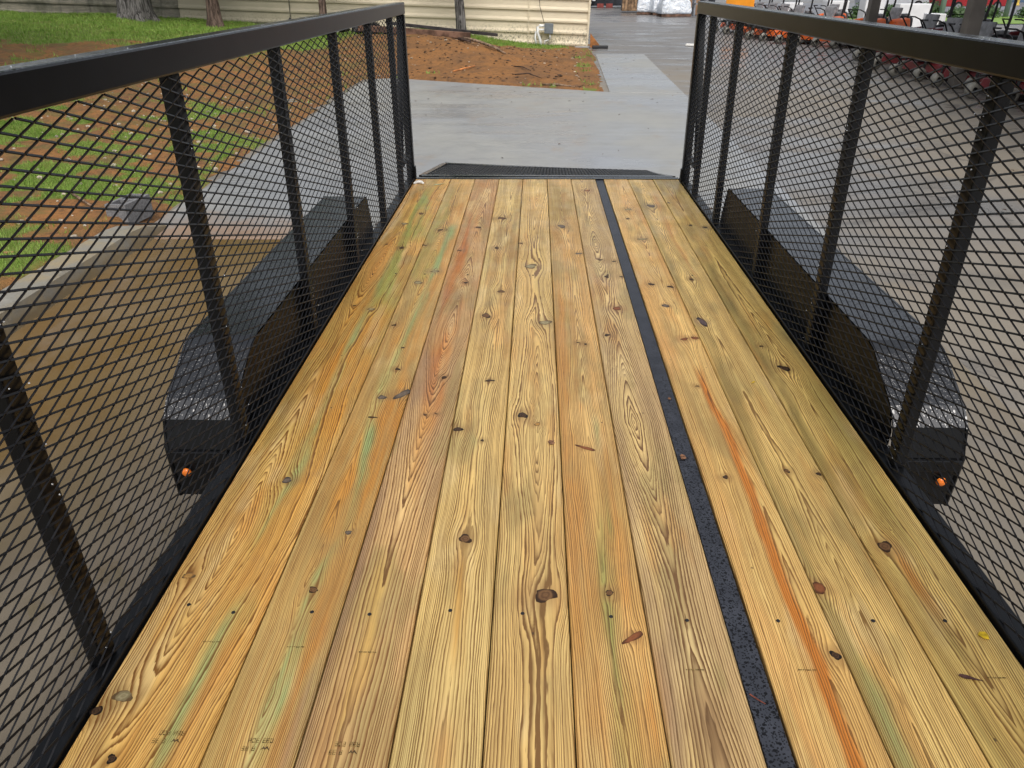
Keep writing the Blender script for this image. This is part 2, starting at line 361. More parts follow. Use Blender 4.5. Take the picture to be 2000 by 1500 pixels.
PL = {
 0: dict(vc=1.55, om=1.35, A=.075, u0=-.90, s=.0085, B=.05, wob=.035, tilt=.006, c1=(.60, .375, .12), c2=(.54, .31, .085), c3=(.30, .22, .06), c4=ORANGE, l1=(.20, .085, .018), l2=(.29, .15, .04), t3=.55,
    knots=[(-.814, 1.832, .0152, 'a'), (-.818, 3.156, .0162, 'g'), (-.904, 3.197, .0093, 'd'), (-.916, 4.106, .0115, 'd'), (-.822, 4.043, .017, 'd'), (-.808, 4.741, .0163, 'b'), (-.877, 4.512, .0187, 'g'), (-.883, .917, .0127, 'd'), (-.968, 1.023, .0145, 'd'), (-.94, 1.42, .016, 't'), (-.93, 1.06, .02, 'g')],
    streaks=[([(-.87, 5.3), (-.838, 3.737), (-.804, 2.023)], .048, (.50, .215, .03), .85), ([(-.75, 2.6), (-.74, 1.5)], .03, (.52, .24, .04), .6), ([(-.845, 5.222), (-.834, 2.95), (-.809, 1.814), (-.827, 1.569)], .0095, GREEN, .9), ([(-.844, 5.4), (-.835, 4.4), (-.788, 3.18)], .046, (.26, .30, .07), .85), ([(-.90, 4.6), (-.86, 3.0)], .03, ORANGE, .6), ([(-.777, 1.326), (-.802, 1.17), (-.798, .88)], .020, GREEN, .75), ([(-.765, 1.32), (-.76, .85)], .022, ORANGE, .6), ([(-.955, 5.6), (-.955, 4.2)], .012, (.68, .55, .36), .7)]),
 1: dict(vc=.9, om=1.1, A=.05, u0=-.625, s=.0058, B=.05, c1=(.57, .385, .15), c2=(.55, .34, .115), c3=(.30, .24, .09), c4=ORANGE, l1=(.22, .115, .04), l2=(.30, .17, .06),
    knots=[(-.644, 4.386, .0243, 'd'), (-.7, 4.091, .0172, 'd'), (-.589, 3.662, .0209, 'g'), (-.653, 3.499, .0226, 'g'), (-.685, 2.98, .0132, 'd'), (-.612, 2.755, .0083, 'd'), (-.602, 2.564, .0117, 'd'), (-.622, 2.342, .0146, 'a'), (-.553, 2.366, .018, 'a', 2.2, -35), (-.63, 2.203, .0065, 'd', 3.6, 80), (-.578, 1.596, .011, 'a'), (-.616, 1.378, .015, 'b')],
    streaks=[([(-.632, 5.4), (-.602, 2.484), (-.591, 1.94), (-.55, 1.5)], .036, (.50, .21, .03), .85), ([(-.66, 5.4), (-.655, 3.4)], .03, (.27, .30, .09), .7), ([(-.577, 4.482), (-.618, 2.703), (-.633, 2.291), (-.589, 1.78), (-.578, 1.596), (-.608, 1.436), (-.611, 1.219), (-.619, .85)], .0125, GREEN, .95), ([(-.547, 1.514), (-.575, .85)], .032, ORANGE, .8), ([(-.535, 1.2), (-.55, .85)], .016, MAUVE, .7)]),
 2: dict(vc=3.15, om=.62, A=.13, u0=-.445, s=.0066, B=.02, tilt=.012, c1=(.47, .30, .13), c2=(.43, .255, .11), c3=(.36, .24, .12), c4=(.42, .2, .06), l1=(.15, .065, .022), l2=(.25, .125, .045), lc=1.0,
    knots=[(-.42, 4.441, .0184, 'd'), (-.497, 4.002, .014, 'd'), (-.419, 3.502, .0151, 'd'), (-.418, 2.5, .0134, 'd'), (-.453, 2.223, .007, 'd'), (-.415, 2.231, .007, 'd')],
    streaks=[([(-.469, 4.75), (-.486, 3.185), (-.436, 2.224)], .026, (.40, .13, .02), .9), ([(-.533, 3.4), (-.519, .75)], .030, MAUVE, .7), ([(-.45, 2.3), (-.44, 2.0), (-.433, 1.735)], .013, (.5, .24, .06), .7), ([(-.46, 1.5), (-.48, .75)], .02, (.46, .28, .07), .6)]),
 3: dict(vc=1.0, om=.55, A=.03, u0=-.255, s=.0074, B=.035, c1=(.57, .41, .165), c2=(.55, .375, .14), c3=(.36, .30, .12), c4=(.40, .25, .08), l1=(.17, .095, .03), l2=(.27, .165, .06), t3=.4,
    knots=[(-.29, 4.642, .0247, 'b'), (-.294, 4.05, .017, 'd'), (-.241, 3.387, .0219, 'b'), (-.294, 3.093, .0204, 'b'), (-.245, 2.478, .011, 'd', 2.2, 88), (-.331, 2.132, .022, 'd'), (-.247, 2.065, .0082, 'd'), (-.261, 1.578, .0177, 'b')],
    streaks=[([(-.26, 1.55), (-.241, 1.156)], .006, (.42, .22, .05), .9), ([(-.245, 1.02), (-.245, .8)], .012, TAN, .8), ([(-.31, 2.13), (-.26, 2.07)], .02, GREEN, .6)]),
 4: dict(vc=2.3, om=1.05, A=.06, u0=-.075, s=.0084, B=.03, c1=(.57, .405, .16), c2=(.54, .36, .135), c3=(.37, .29, .11), c4=(.42, .25, .08), l1=(.17, .09, .03), l2=(.27, .16, .06), t3=.4,
    knots=[(-.102, 3.747, .0318, 'g'), (-.035, 3.019, .0288, 'g'), (-.119, 2.227, .0209, 'd'), (-.069, 2.17, .0117, 't'), (-.05, 1.374, .0267, 'b'), (-.165, 4.135, .0144, 'b')],
    streaks=[([(-.072, 2.0), (-.063, 1.45)], .011, (.38, .22, .08), .6), ([(-.055, 1.3), (-.06, 1.15)], .008, (.36, .17, .04), .8)]),
 5: dict(vc=1.7, om=.8, A=.035, u0=.10, s=.0072, B=.05, wob=.03, c1=(.54, .355, .135), c2=(.48, .29, .095), c3=(.29, .23, .075), c4=ORANGE, l1=(.19, .10, .03), l2=(.27, .155, .055), t3=.7,
    knots=[(.078, 4.468, .0246, 'a'), (.154, 3.958, .0166, 'a'), (.097, 2.817, .0084, 'd'), (.127, 2.802, .0083, 'd'), (.104, 1.384, .0111, 'b'), (.085, 2.026, .0095, 'r', 3.4, 62), (.146, 1.245, .0095, 'r', 3.2, -48)],
    streaks=[([(.018, 3.6), (.02, 2.268), (.038, 1.2)], .022, ORANGE, .55), ([(.118, 1.80), (.104, 1.384), (.113, 1.164), (.109, .75)], .0135, (.25, .235, .07), .95), ([(.121, 2.201), (.122, 1.983)], .010, GREEN, .95), ([(.17, 1.45), (.155, .8)], .02, ORANGE, .4)]),
 6: dict(vc=2.107, om=1.62, A=.062, u0=.272, s=.0082, B=.012, wob=.014, c1=(.47, .325, .15), c2=(.53, .375, .155), c3=(.33, .235, .115), c4=(.34, .21, .09), l1=(.14, .075, .032), l2=(.22, .125, .055), t3=.5, lc=1.0,
    knots=[(.263, 3.858, .0163, 'd'), (.336, 3.834, .0162, 'd'), (.277, 3.6, .0153, 'd'), (.35, 3.601, .0133, 'd'), (.29, 3.186, .0211, 'r'), (.222, 2.895, .0149, 'd'), (.283, 5.347, .0216, 'r')],
    streaks=[([(.195, 3.2), (.192, 1.702), (.2, .75)], .024, MAUVE, .6), ([(.266, 1.12), (.272, .75)], .016, BROWN, .7), ([(.34, 3.0), (.345, .75)], .02, (.45, .3, .15), .5)]),
 8: dict(vc=4.6, om=.9, A=.04, u0=.54, s=.0060, B=.04, c1=(.60, .405, .15), c2=(.58, .355, .12), c3=(.42, .30, .105), c4=ORANGE, l1=(.24, .12, .035), l2=(.34, .19, .06), t3=.4,
    knots=[(.517, 4.852, .0264, 'g'), (.491, 4.639, .0158, 'd'), (.531, 4.22, .0292, 'g'), (.484, 3.495, .0199, 'd'), (.573, 3.461, .0197, 'd'), (.513, 3.22, .0163, 'a'), (.537, 2.859, .0169, 'r'), (.581, 2.87, .0149, 'r'), (.513, 2.449, .0093, 'd'), (.49, 1.876, .0107, 'd'), (.583, 1.204, .0146, 'd')],
    streaks=[([(.445, 2.9), (.44, .75)], .018, (.56, .28, .09), .5), ([(.548, 2.55), (.549, 2.051), (.538, 1.805), (.536, 1.453), (.532, 1.292), (.538, 1.175), (.534, 1.046), (.529, .75)], .0150, (.45, .155, .024), 1.0)]),
 9: dict(vc=1.2, om=.7, A=.045, u0=.68, s=.0068, B=.04, c1=(.63, .45, .17), c2=(.60, .41, .145), c3=(.42, .34, .12), c4=(.42, .26, .08), l1=(.21, .12, .035), l2=(.30, .18, .06), t3=.6,
    knots=[(.676, 4.941, .0301, 'a'), (.691, 3.569, .0152, 'd'), (.645, 3.041, .017, 'p', 2.8, 15), (.682, 1.914, .0093, 'b'), (.772, 1.9, .0113, 'd'), (.615, 1.415, .0175, 'r')],
    streaks=[([(.63, 5.6), (.625, 3.5), (.622, .75)], .020, OLIVE, .65), ([(.735, 5.236), (.72, 4.607), (.723, 3.606)], .014, (.5, .2, .05), .6), ([(.651, 1.447), (.664, 1.137), (.668, .8)], .012, (.56, .32, .10), .8), ([(.635, 1.18), (.632, .9)], .012, GREEN, .5)]),
 10: dict(vc=2.3, om=.85, A=.055, u0=.875, s=.0075, B=.03, c1=(.64, .46, .155), c2=(.58, .40, .125), c3=(.36, .29, .085), c4=(.46, .25, .06), l1=(.21, .11, .03), l2=(.30, .17, .05), t3=.7,
    knots=[(.80, 5.019, .015, 'd'), (.853, 4.499, .0154, 'd'), (.931, 4.457, .0214, 'd'), (.834, 2.796, .0103, 'd'), (.87, 2.6, .0253, 'd'), (.837, 1.572, .02, 'b')],
    streaks=[([(.81, 4.0), (.805, 2.6), (.81, .75)], .022, OLIVE, .75), ([(.864, 1.587), (.854, 1.35)], .011, ORANGE, .8), ([(.89, 1.3), (.87, .8)], .018, (.24, .16, .06), .45), ([(.95, 3.2), (.945, 2.0)], .02, (.36, .33, .15), .5)]),
}

# ------------------------------------------------------------------ ground and paving
GZ = -0.65
def lot_mat():
    g = G('wet_old_lot'); x, y, z = g.xyz('World'); v = g.vec(x, y, 0.0)
    big = g.noise(g.vec(x * 0.25, y * 0.16, 1.0), 1.0, 5.0, 0.6); mid = g.noise(v, 1.4, 5.0, 0.6); fine = g.noise(v, 60.0, 4.0, 0.7)
    streak = g.noise(g.vec(x * 0.35, y * 1.6, 4.0), 1.0, 4.0)
    c = g.mix(big.ss(0.35, 0.65), (0.225, 0.195, 0.152), (0.195, 0.182, 0.166))
    c = g.mix(mid.ss(0.5, 0.75) * 0.5, c, (0.20, 0.145, 0.08))
    c = g.mix(fine.ss(0.45, 0.8) * 0.35, c, (0.10, 0.095, 0.09))
    c = g.mix(y.ss(19.0, 25.0) * 0.75, c, g.mix(fine, (0.125, 0.123, 0.122), (0.20, 0.192, 0.186)))
    cr = g.voro(g.vec(x + mid * 1.2, y + mid * 1.2, 0.0), 0.33, 'DISTANCE_TO_EDGE')
    c = g.mix(cr.ss(0.0, 0.012, 0.55, 0.0), c, (0.05, 0.045, 0.04))
    wet = (streak * 0.5 + big * 0.5).ss(0.45, 0.58)
    c = g.mix(wet * 0.35, c, (0.085, 0.085, 0.088))
    g.set(c, (1.0 - wet) * 0.34 + 0.17 + fine * 0.08, 0.45)
    g.bump(fine * 0.7 + mid * 0.3, 0.10, 0.01)
    return g.mat
def slab_mat():
    g = G('new_wet_concrete'); x, y, z = g.xyz('World'); v = g.vec(x, y, 0.0)
    big = g.noise(g.vec(x * 0.45, y * 0.30, 0.0), 1.0, 5.0, 0.55); mid = g.noise(v, 3.0, 5.0, 0.65); fine = g.noise(v, 90.0, 3.0, 0.7)
    broom = g.noise(g.vec(x * 1.2, y * 26.0, 0.0), 1.0, 3.0)
    stain = g.noise(g.vec(x * 1.1, y * 0.6, 7.0), 1.0, 6.0, 0.7)
    c = g.mix(big.ss(0.35, 0.68), (0.305, 0.303, 0.278), (0.265, 0.275, 0.288))
    c = g.mix(mid.ss(0.4, 0.75) * 0.3, c, (0.16, 0.16, 0.155))
    c = g.mix(broom.ss(0.45, 0.7) * 0.14, c, (0.15, 0.15, 0.15))
    c = g.mix(stain.ss(0.56, 0.72) * 0.5, c, (0.27, 0.20, 0.13))
    spot = g.voro(v, 1.3); keep = g.voro(v, 1.3, out=1)
    c = g.mix(spot.ss(0.02, 0.05, 1.0, 0.0) * keep.ss(0.55, 0.6) * 0.8, c, (0.16, 0.09, 0.045))
    # clay washed over the near edge of the slab from the puddle beside it
    mud = (y + (mid - 0.5) * 1.4 + (big - 0.5) * 1.2).ss(6.3, 7.3, 1.0, 0.0) * x.ss(-1.6, -2.4)
    c = g.mix(mud * 0.8, c, (0.30, 0.155, 0.06))
    # dirt tracked from the bank
    wet = (big * 0.5 + g.noise(g.vec(x * 0.22, y * 1.7, 3.0), 1.0, 5.0, 0.6) * 0.5).ss(0.42, 0.58)
    c = g.mix(wet * 0.30, c, (0.195, 0.203, 0.212))
    c = g.mix(g.noise(g.vec(x * 0.5, y * 3.2, 5.0), 1.0, 4.0).ss(0.55, 0.7) * 0.22, c, (0.29, 0.285, 0.27))
    g.set(c, (1.0 - wet) * 0.30 + 0.20 + fine * 0.06, 0.5)
    g.bump(fine * 0.5 + broom * 0.5, 0.06, 0.006)
    return g.mat
def mud_mat():
    g = G('muddy_rainwater'); x, y, z = g.xyz('World'); v = g.vec(x, y, 0.0)
    big = g.noise(v, 0.7, 4.0, 0.55); mid = g.noise(v, 5.0, 5.0, 0.65)
    c = g.mix(big.ss(0.35, 0.7), (0.150, 0.090, 0.032), (0.175, 0.118, 0.052))
    c = g.mix(mid.ss(0.55, 0.8) * 0.35, c, (0.22, 0.16, 0.09))
    c = g.mix((y * -1.0 + x * 0.9 + (big - 0.5) * 2.2).ss(-6.6, -3.6) * 0.85, c, (0.105, 0.090, 0.066)); c = g.mix(g.noise(g.vec(x * 1.2, y * 0.5, 2.0), 1.0, 5.0, 0.6).ss(0.5, 0.66) * 0.45, c, (0.20, 0.165, 0.115))
    c = g.mix((x + (mid - 0.5) * 0.5).ss(-3.25, -3.4) * 0.6, c, (0.17, 0.12, 0.06))
    g.set(c, (big * 0.6 + mid * 0.4).ss(0.4, 0.62, 0.04, 0.20), 0.6)
    g.bump(mid, 0.05, 0.01)
    return g.mat
def sheet(name, pts, z, mat):
    o = MB().add([(x, y, z) for x, y in pts], [tuple(range(len(pts)))]).build(name, mat)
    return tag(o, kind='structure')
LOT = lot_mat(); SLAB = slab_mat()
def old_mat():
    g = G('old_brown_concrete'); x, y, z = g.xyz('World'); v = g.vec(x, y, 0.0)
    a = g.noise(v, 0.9, 5.0, 0.6); b = g.noise(v, 6.0, 5.0, 0.65); f = g.noise(v, 80.0, 3.0, 0.7)
    c = g.mix(a.ss(0.35, 0.65), (0.20, 0.165, 0.115), (0.175, 0.155, 0.128)); c = g.mix(b.ss(0.5, 0.75) * 0.4, c, (0.14, 0.115, 0.08)); c = g.mix(f.ss(0.5, 0.8) * 0.3, c, (0.13, 0.12, 0.10))
    c = g.mix(x.ss(-0.6, -1.2) * 0.6, c, (0.17, 0.14, 0.10))
    g.set(c, b.ss(0.3, 0.75, 0.30, 0.5), 0.5); g.bump(f, 0.08, 0.01); return g.mat
OLD = old_mat()
sheet('ground', [(-150, -40), (150, -40), (150, 260), (-150, 260)], GZ - 0.02, LOT)
# the concrete apron with the walk that leads off it: real slabs 0.1 thick, saw-cut apart
def slab(name, pts, top=GZ + 0.0, mat=None):
    n = len(pts); mb = MB()
    mb.add([(x, y, top) for x, y in pts] + [(x, y, top - 0.15) for x, y in pts], [tuple(range(n))] + [(i, (i + 1) % n, n + (i + 1) % n, n + i) for i in range(n)])
    o = mb.build(name, mat or SLAB, bevel=0.006, seg=1); return tag(o, kind='structure')
ex = lambda y: 2.245 + 0.0347 * y       # right edge of the apron
lx = lambda y: -3.60 - 0.028 * (y - 7)  # left edge
slab('concrete_apron', [(lx(6.3), 6.30), (ex(6.3), 6.34), (ex(12.0), 12.0), (ex(15.6), 15.62), (1.36, 15.88), (-1.5, 17.35), (-3.3, 18.35), (-3.75, 18.2), (lx(17), 17.2), (lx(12), 12)])
slab('old_drive', [(-1.3, -8), (ex(-8), -8), (ex(6.3), 6.325), (-1.3, 6.285)], mat=OLD)
slab('concrete_walk', [(1.365, 15.90), (ex(15.6), 15.64), (ex(24.4), 24.35), (1.67, 24.4)])
sheet('muddy_water', [(-3.44, -8), (-1.305, -8), (-1.305, 6.27), (-3.44, 6.27)], GZ - 0.004, mud_mat())

# kerb along the lawn
def kerb_mat():
    g = G('stained_kerb'); v = g.tc.outputs['Object']; x, y, z = g.xyz('Object')
    a = g.noise(v, 3.5, 5.0, 0.65); b = g.noise(v, 40.0, 3.0)
    c = g.mix(a.ss(0.35, 0.65), (0.28, 0.23, 0.145), (0.22, 0.21, 0.18)); c = g.mix(a.ss(0.58, 0.8) * 0.6, c, (0.33, 0.31, 0.27))
    c = g.mix((z + (a - 0.5) * 0.1).ss(GZ + 0.09, GZ + 0.02) * 0.7, c, (0.17, 0.12, 0.055))
    g.set(g.mix(b.ss(0.5, 0.8) * 0.3, c, (0.14, 0.12, 0.09)), 0.6, 0.35); g.bump(a + b * 0.3, 0.4, 0.02); return g.mat
kb = MB(); ys = np.linspace(-8, 6.62, 74); prof = [(-3.66, -.80), (-3.66, -.512), (-3.63, -.500), (-3.435, -.504), (-3.412, -.515), (-3.385, -.67), (-3.38, -.80)]
vs, fs = [], []
for j, yv in enumerate(ys):
    end = max(0, (yv - 6.15) / 0.47)
    for (px, pz) in prof:
        q = 0.012 * math.sin(yv * 3.1 + px * 20) + rng.uniform(-.006, .006)
        vs.append((px + q * .8 - 0.03 * max(0, (yv - 4.5) / 2) * 0, yv, max(pz, -.80) + q * .5 - end * (pz + .80) * .45))
n = len(prof)
for j in range(len(ys) - 1):
    for k in range(n - 1): fs.append((j * n + k, j * n + k + 1, (j + 1) * n + k + 1, (j + 1) * n + k))
fs.append(tuple(range((len(ys) - 1) * n, len(ys) * n)))
kerb = kb.add(vs, fs).build('kerb', kerb_mat()); tag(kerb, kind='structure')

# ------------------------------------------------------------------ lawn and clay bank
WX = [-60, -18, -13, -10, -7.5, -5, -2.5, -0.6, 0.6, 1.6, 4]
WZ = [.55, .44, .30, .10, -.22, -.16, -.12, -.34, -.60, -.66, -.68]
def inside(x, y):                      # > 0 on paving
    dpad = np.minimum(x - (-3.60 - .028 * (y - 7)), np.where(x < -3.3, 18.3 - y, 18.35 - (x + 3.3) * .53 - y))
    dpad = np.where(y < 6.6, x + 3.60, dpad)
    dwalk = np.minimum(x - (1.36 + (y - 15.9) * .034), 60 - y)
    dlot = np.where(y > 24.4, (x - 1.9 + (27 - y) * 0.1), -99)
    return np.maximum(np.maximum(dpad, np.where(y > 15.5, dwalk, -99)), dlot)
def ground_z(x, y):
    d = inside(x, y) + (fbm(x, y, 3, 2.2) - .5) * .22
    toe = np.where(y < 6.4, -.50, -.50 - .135 * sstep(6.4, 7.6, y))
    zw = np.interp(x, WX, WZ)
    H = -.46 + (zw + .46) * sstep(4, 25, y)
    bank = np.where((x > -6.5) & (y > 14), sstep(0, 6.0, -d), sstep(0, 5.0, -d))
    zz = toe + (np.maximum(H, toe - .02) - toe) * bank
    zz = zz + sstep(0.1, 1.0, -d) * ((fbm(x, y, 11, .9) - .5) * .22 + (fbm(x, y, 21, 5.0, 3) - .5) * .05)
    mound = np.exp(-((x + 1.6) / 2.6) ** 2 - ((y - 21.5) / 2.4) ** 2) * .22
    zz = zz + mound
    return np.where(d > 0, toe - .14 - np.minimum(d, 1) * .3, zz - .14 * sstep(-.10, 0, d))
def grass_at(x, y):
    n_ = fbm(x, y, 41, .8, 4); n2 = fbm(x, y, 61, 2.6, 3)
    far = sstep(17.5, 20.5, y + (n_ - .5) * 5) * sstep(-5.5, -9, x)
    patch = sstep(.49, .62, n_ * .5 + n2 * .5) * np.where(x < -4.6, 1, .8) * sstep(20, 12, y + (x + 9) * .6)
    strip = sstep(25.0, 25.7, y + (n2 - .5) * 1.2) * sstep(1.5, .2, x)
    wedge = sstep(21.5, 23, y + n_) * sstep(-5.0, -6.5, x)
    kerbside = sstep(7.0, 5.4, y + (n2 - .5) * 2) * sstep(-3.5, -3.9, x) * sstep(.36, .52, n2)
    tip = sstep(.62, .70, n2) * sstep(1.6, .5, np.abs(inside(x, y) + .3) * 2) * .7 * (y > 14)
    return np.clip(np.maximum.reduce([far, patch, strip, wedge, kerbside, tip]), 0, 1)
gx = np.concatenate([np.linspace(-60, -22, 50), np.arange(-21.8, 2.6, .16)]); gy = np.concatenate([np.arange(-8, 4, .5), np.arange(4, 28.6, .16)])
XX, YY = np.meshgrid(gx, gy); ZZ = ground_z(XX, YY); GG = grass_at(XX, YY)
nx, ny = len(gx), len(gy)
verts = np.stack([XX.ravel(), YY.ravel(), ZZ.ravel()], 1)
I = np.arange((ny - 1) * (nx - 1)); a_ = (I // (nx - 1)) * nx + I % (nx - 1)
faces = np.stack([a_, a_ + 1, a_ + nx + 1, a_ + nx], 1)
me = bpy.data.meshes.new('clay_bank'); me.from_pydata(verts.tolist(), [], faces.tolist())
at = me.attributes.new('grass', 'FLOAT', 'POINT'); at.data.foreach_set('value', GG.ravel().astype(np.float32))
for p_ in me.polygons: p_.use_smooth = True
def bank_mat():
    g = G('clay_and_turf'); x, y, z = g.xyz('World'); v = g.vec(x, y, z)
    n_ = g.t.nodes.new('ShaderNodeAttribute'); n_.attribute_name = 'grass'; gr = X(g, n_.outputs['Fac'])
    a = g.noise(v, 1.2, 6.0, 0.65); b = g.noise(v, 9.0, 5.0, 0.7); f = g.noise(v, 45.0, 3.0, 0.7)
    c = g.mix(a.ss(0.35, 0.65), (0.285, 0.130, 0.041), (0.190, 0.095, 0.039))
    c = g.mix(b.ss(0.46, 0.70) * 0.7, c, (0.075, 0.042, 0.022)); c = g.mix(g.noise(v, 22.0, 5.0, 0.75).ss(0.52, 0.70) * 0.6, c, (0.065, 0.040, 0.024)); c = g.mix(b.ss(0.28, 0.45, 1.0, 0.0) * 0.5, c, (0.25, 0.14, 0.055))
    c = g.mix(f.ss(0.6, 0.8) * 0.5, c, (0.24, 0.17, 0.09))
    tu = g.mix(b.ss(0.3, 0.7), (0.085, 0.150, 0.020), (0.16, 0.215, 0.045)); c = g.mix(g.noise(v, 2.6, 5.0, 0.7).ss(0.45, 0.62) * x.ss(-3.4, -4.2) * 0.6, c, (0.115, 0.115, 0.035))
    c = g.mix((gr + (b - 0.5) * 0.5).ss(0.35, 0.65) * 0.85, c, tu)
    g.set(c, f.ss(0.2, 0.8, 0.65, 0.9), 0.25); g.bump(b * 0.7 + f * 0.5, 0.7, 0.04)
    return g.mat
bank = obj('clay_bank', me, bank_mat()); tag(bank, kind='structure')

def leaf_green(name, c1, c2, rough=0.55):
    g = G(name); x, y, z = g.xyz('World'); n_ = g.noise(g.vec(x, y, z), 3.0, 3.0); n2 = g.noise(g.vec(x, y, z), 40.0, 2.0)
    g.set(g.mix((n_ * 0.6 + n2 * 0.4).ss(0.35, 0.65), c1, c2), rough, 0.3)
    return g.mat
GRASS = leaf_green('grass_blades', (0.10, 0.20, 0.022), (0.25, 0.36, 0.07))
def grass(n_try, xr, yr, h, wd, name, label):
    x = rng.uniform(*xr, n_try); y = rng.uniform(*yr, n_try); g_ = grass_at(x, y)
    k = (g_ > rng.uniform(.25, 1, n_try)) & (inside(x, y) < -.08); x, y = x[k], y[k]; z = ground_z(x, y)
    n_ = len(x); t = rng.uniform(0, 2 * np.pi, n_); hh = h * rng.uniform(.4, 1.2, n_); lean = rng.uniform(.1, .9, n_) * hh; lt = rng.uniform(0, 2 * np.pi, n_)
    dx, dy = np.cos(t) * wd, np.sin(t) * wd
    V = np.empty((n_, 3, 3))
    V[:, 0] = np.stack([x - dx, y - dy, z - .01], 1); V[:, 1] = np.stack([x + dx, y + dy, z - .01], 1); V[:, 2] = np.stack([x + np.cos(lt) * lean, y + np.sin(lt) * lean, z + hh], 1)
    me = bpy.data.meshes.new(name); me.from_pydata(V.reshape(-1, 3).tolist(), [], np.arange(n_ * 3).reshape(-1, 3).tolist())
    return tag(obj(name, me, GRASS), label, 'grass', kind='stuff')
grass(260000, (-11, -3.6), (3.0, 14), .045, .004, 'grass', 'patchy short grass growing through the clay behind the kerb')
grass(150000, (-26, 1.6), (14, 28), .075, .011, 'grass', 'thicker green grass in front of the weathered siding')

STONE = simple('pale_stone', (0.42, 0.36, 0.28), 0.7, 0.3, 0.3, 20); CHIP = simple('wood_chip', (0.30, 0.17, 0.075), 0.7, 0.3, 0.35, 14); LITTER = simple('dead_leaves', (0.11, 0.065, 0.04), 0.75, 0.2, 0.4, 12)
def scatter(n_, xr, yr, rmin, rmax, flat, mat, name, label, cond=None):
    mb = MB(); c = 0
    while c < n_:
        x, y = random.uniform(*xr), random.uniform(*yr)
        if inside(np.array([x]), np.array([y]))[0] > -.12: continue
        if cond and not cond(x, y): continue
        z = float(ground_z(np.array([x]), np.array([y]))[0]); r = random.uniform(rmin, rmax) * (0.6 + random.random())
        mb.blob((x, y, z + r * flat * .4), r, r * random.uniform(.5, 1.1), r * flat, .25, 1); c += 1
    return tag(mb.build(name, mat), label, 'gravel', kind='stuff')
scatter(420, (-10, -3.7), (4, 15), .012, .032, .6, STONE, 'gravel', 'small pale stones strewn over the clay')
scatter(150, (-6, 1.3), (16, 26), .012, .03, .5, STONE, 'gravel', 'pale stones on the clay bank by the siding')
scatter(900, (-6, 1.2), (16, 25.5), .012, .035, .4, LITTER, 'leaf_litter', 'dark leaf litter and clods on the clay bank')
scatter(240, (-10, 1.2), (5, 25), .012, .035, .2, CHIP, 'wood_chips', 'brown wood chips scattered on the clay')

mb = MB(); random.seed(77)
for k in range(150):
    x, y = random.uniform(-3.2, 6.5), random.uniform(6.6, 24)
    if inside(np.array([x]), np.array([y]))[0] < .1: continue
    a = random.uniform(0, 6.28); r = random.uniform(.012, .04); c_, s_ = math.cos(a) * r, math.sin(a) * r
    z_ = GZ + .004
    mb.add([(x - c_, y - s_, z_), (x + s_ * .5, y - c_ * .5, z_ + .006), (x + c_, y + s_, z_ + .002), (x - s_ * .5, y + c_ * .5, z_ + .008)], [(0, 1, 2), (0, 2, 3)])
tag(mb.build('fallen_leaves', LITTER), 'small dead leaves scattered over the wet paving', 'leaves', kind='stuff')
random.seed(7)
# ------------------------------------------------------------------ the trailer
T = empty('utility_trailer', (0, 0, GZ)); tag(T, 'black utility trailer with yellow pine deck and expanded metal sides', 'trailer')
TO = Vector((0, 0, -GZ))
def part(mb, name, mat, parent=None, **k):
    o = mb.build(name, mat, None, **k)
    if parent is None: o.parent = T; o.location = TO
    else: o.parent = parent
    return o
DY0, DY1 = -0.45, 5.685
SCREW = simple('dark_screw', (0.012, 0.011, 0.012), 0.45, 0.5, 0.3, 40)
INK = simple('faded_ink', (0.24, 0.165, 0.065), 0.8, 0.1, 0.5, 200); INK2 = simple('dark_ink', (0.085, 0.058, 0.03), 0.8, 0.1, 0.3, 200)
planks = {}
for i in range(11):
    if i == 7: continue
    x0, x1 = PB[i] + .0016, PB[i + 1] - .0016; xc = (x0 + x1) / 2
    o, xc = build_plank(i, x0, x1, DY0, DY1 - random.uniform(0, .004), PL[i], -random.uniform(0, .0015), T)
    o.location = TO + Vector((xc, 0, 0)); planks[i] = (o, xc)
# screws: one row over every cross member
hole = MB(); hole.lathe([(0.0, .0009), (.0032, .0009), (.0042, .0014), (.0050, .0002)], n=10)
hme = None
for ry in (1.31, 3.62):
    for i, (o, xc) in planks.items():
        for off in ((-.055, .06) if i == 0 else (random.uniform(-.03, .03),)):
            if ry > 1.4 and random.random() < .45: continue
            if hme is None: s = hole.build('screw', SCREW); hme = s.data
            else: s = obj('screw', hme, SCREW)
            s.parent = o; s.location = (off, ry + random.uniform(-.012, .012), 0.0)
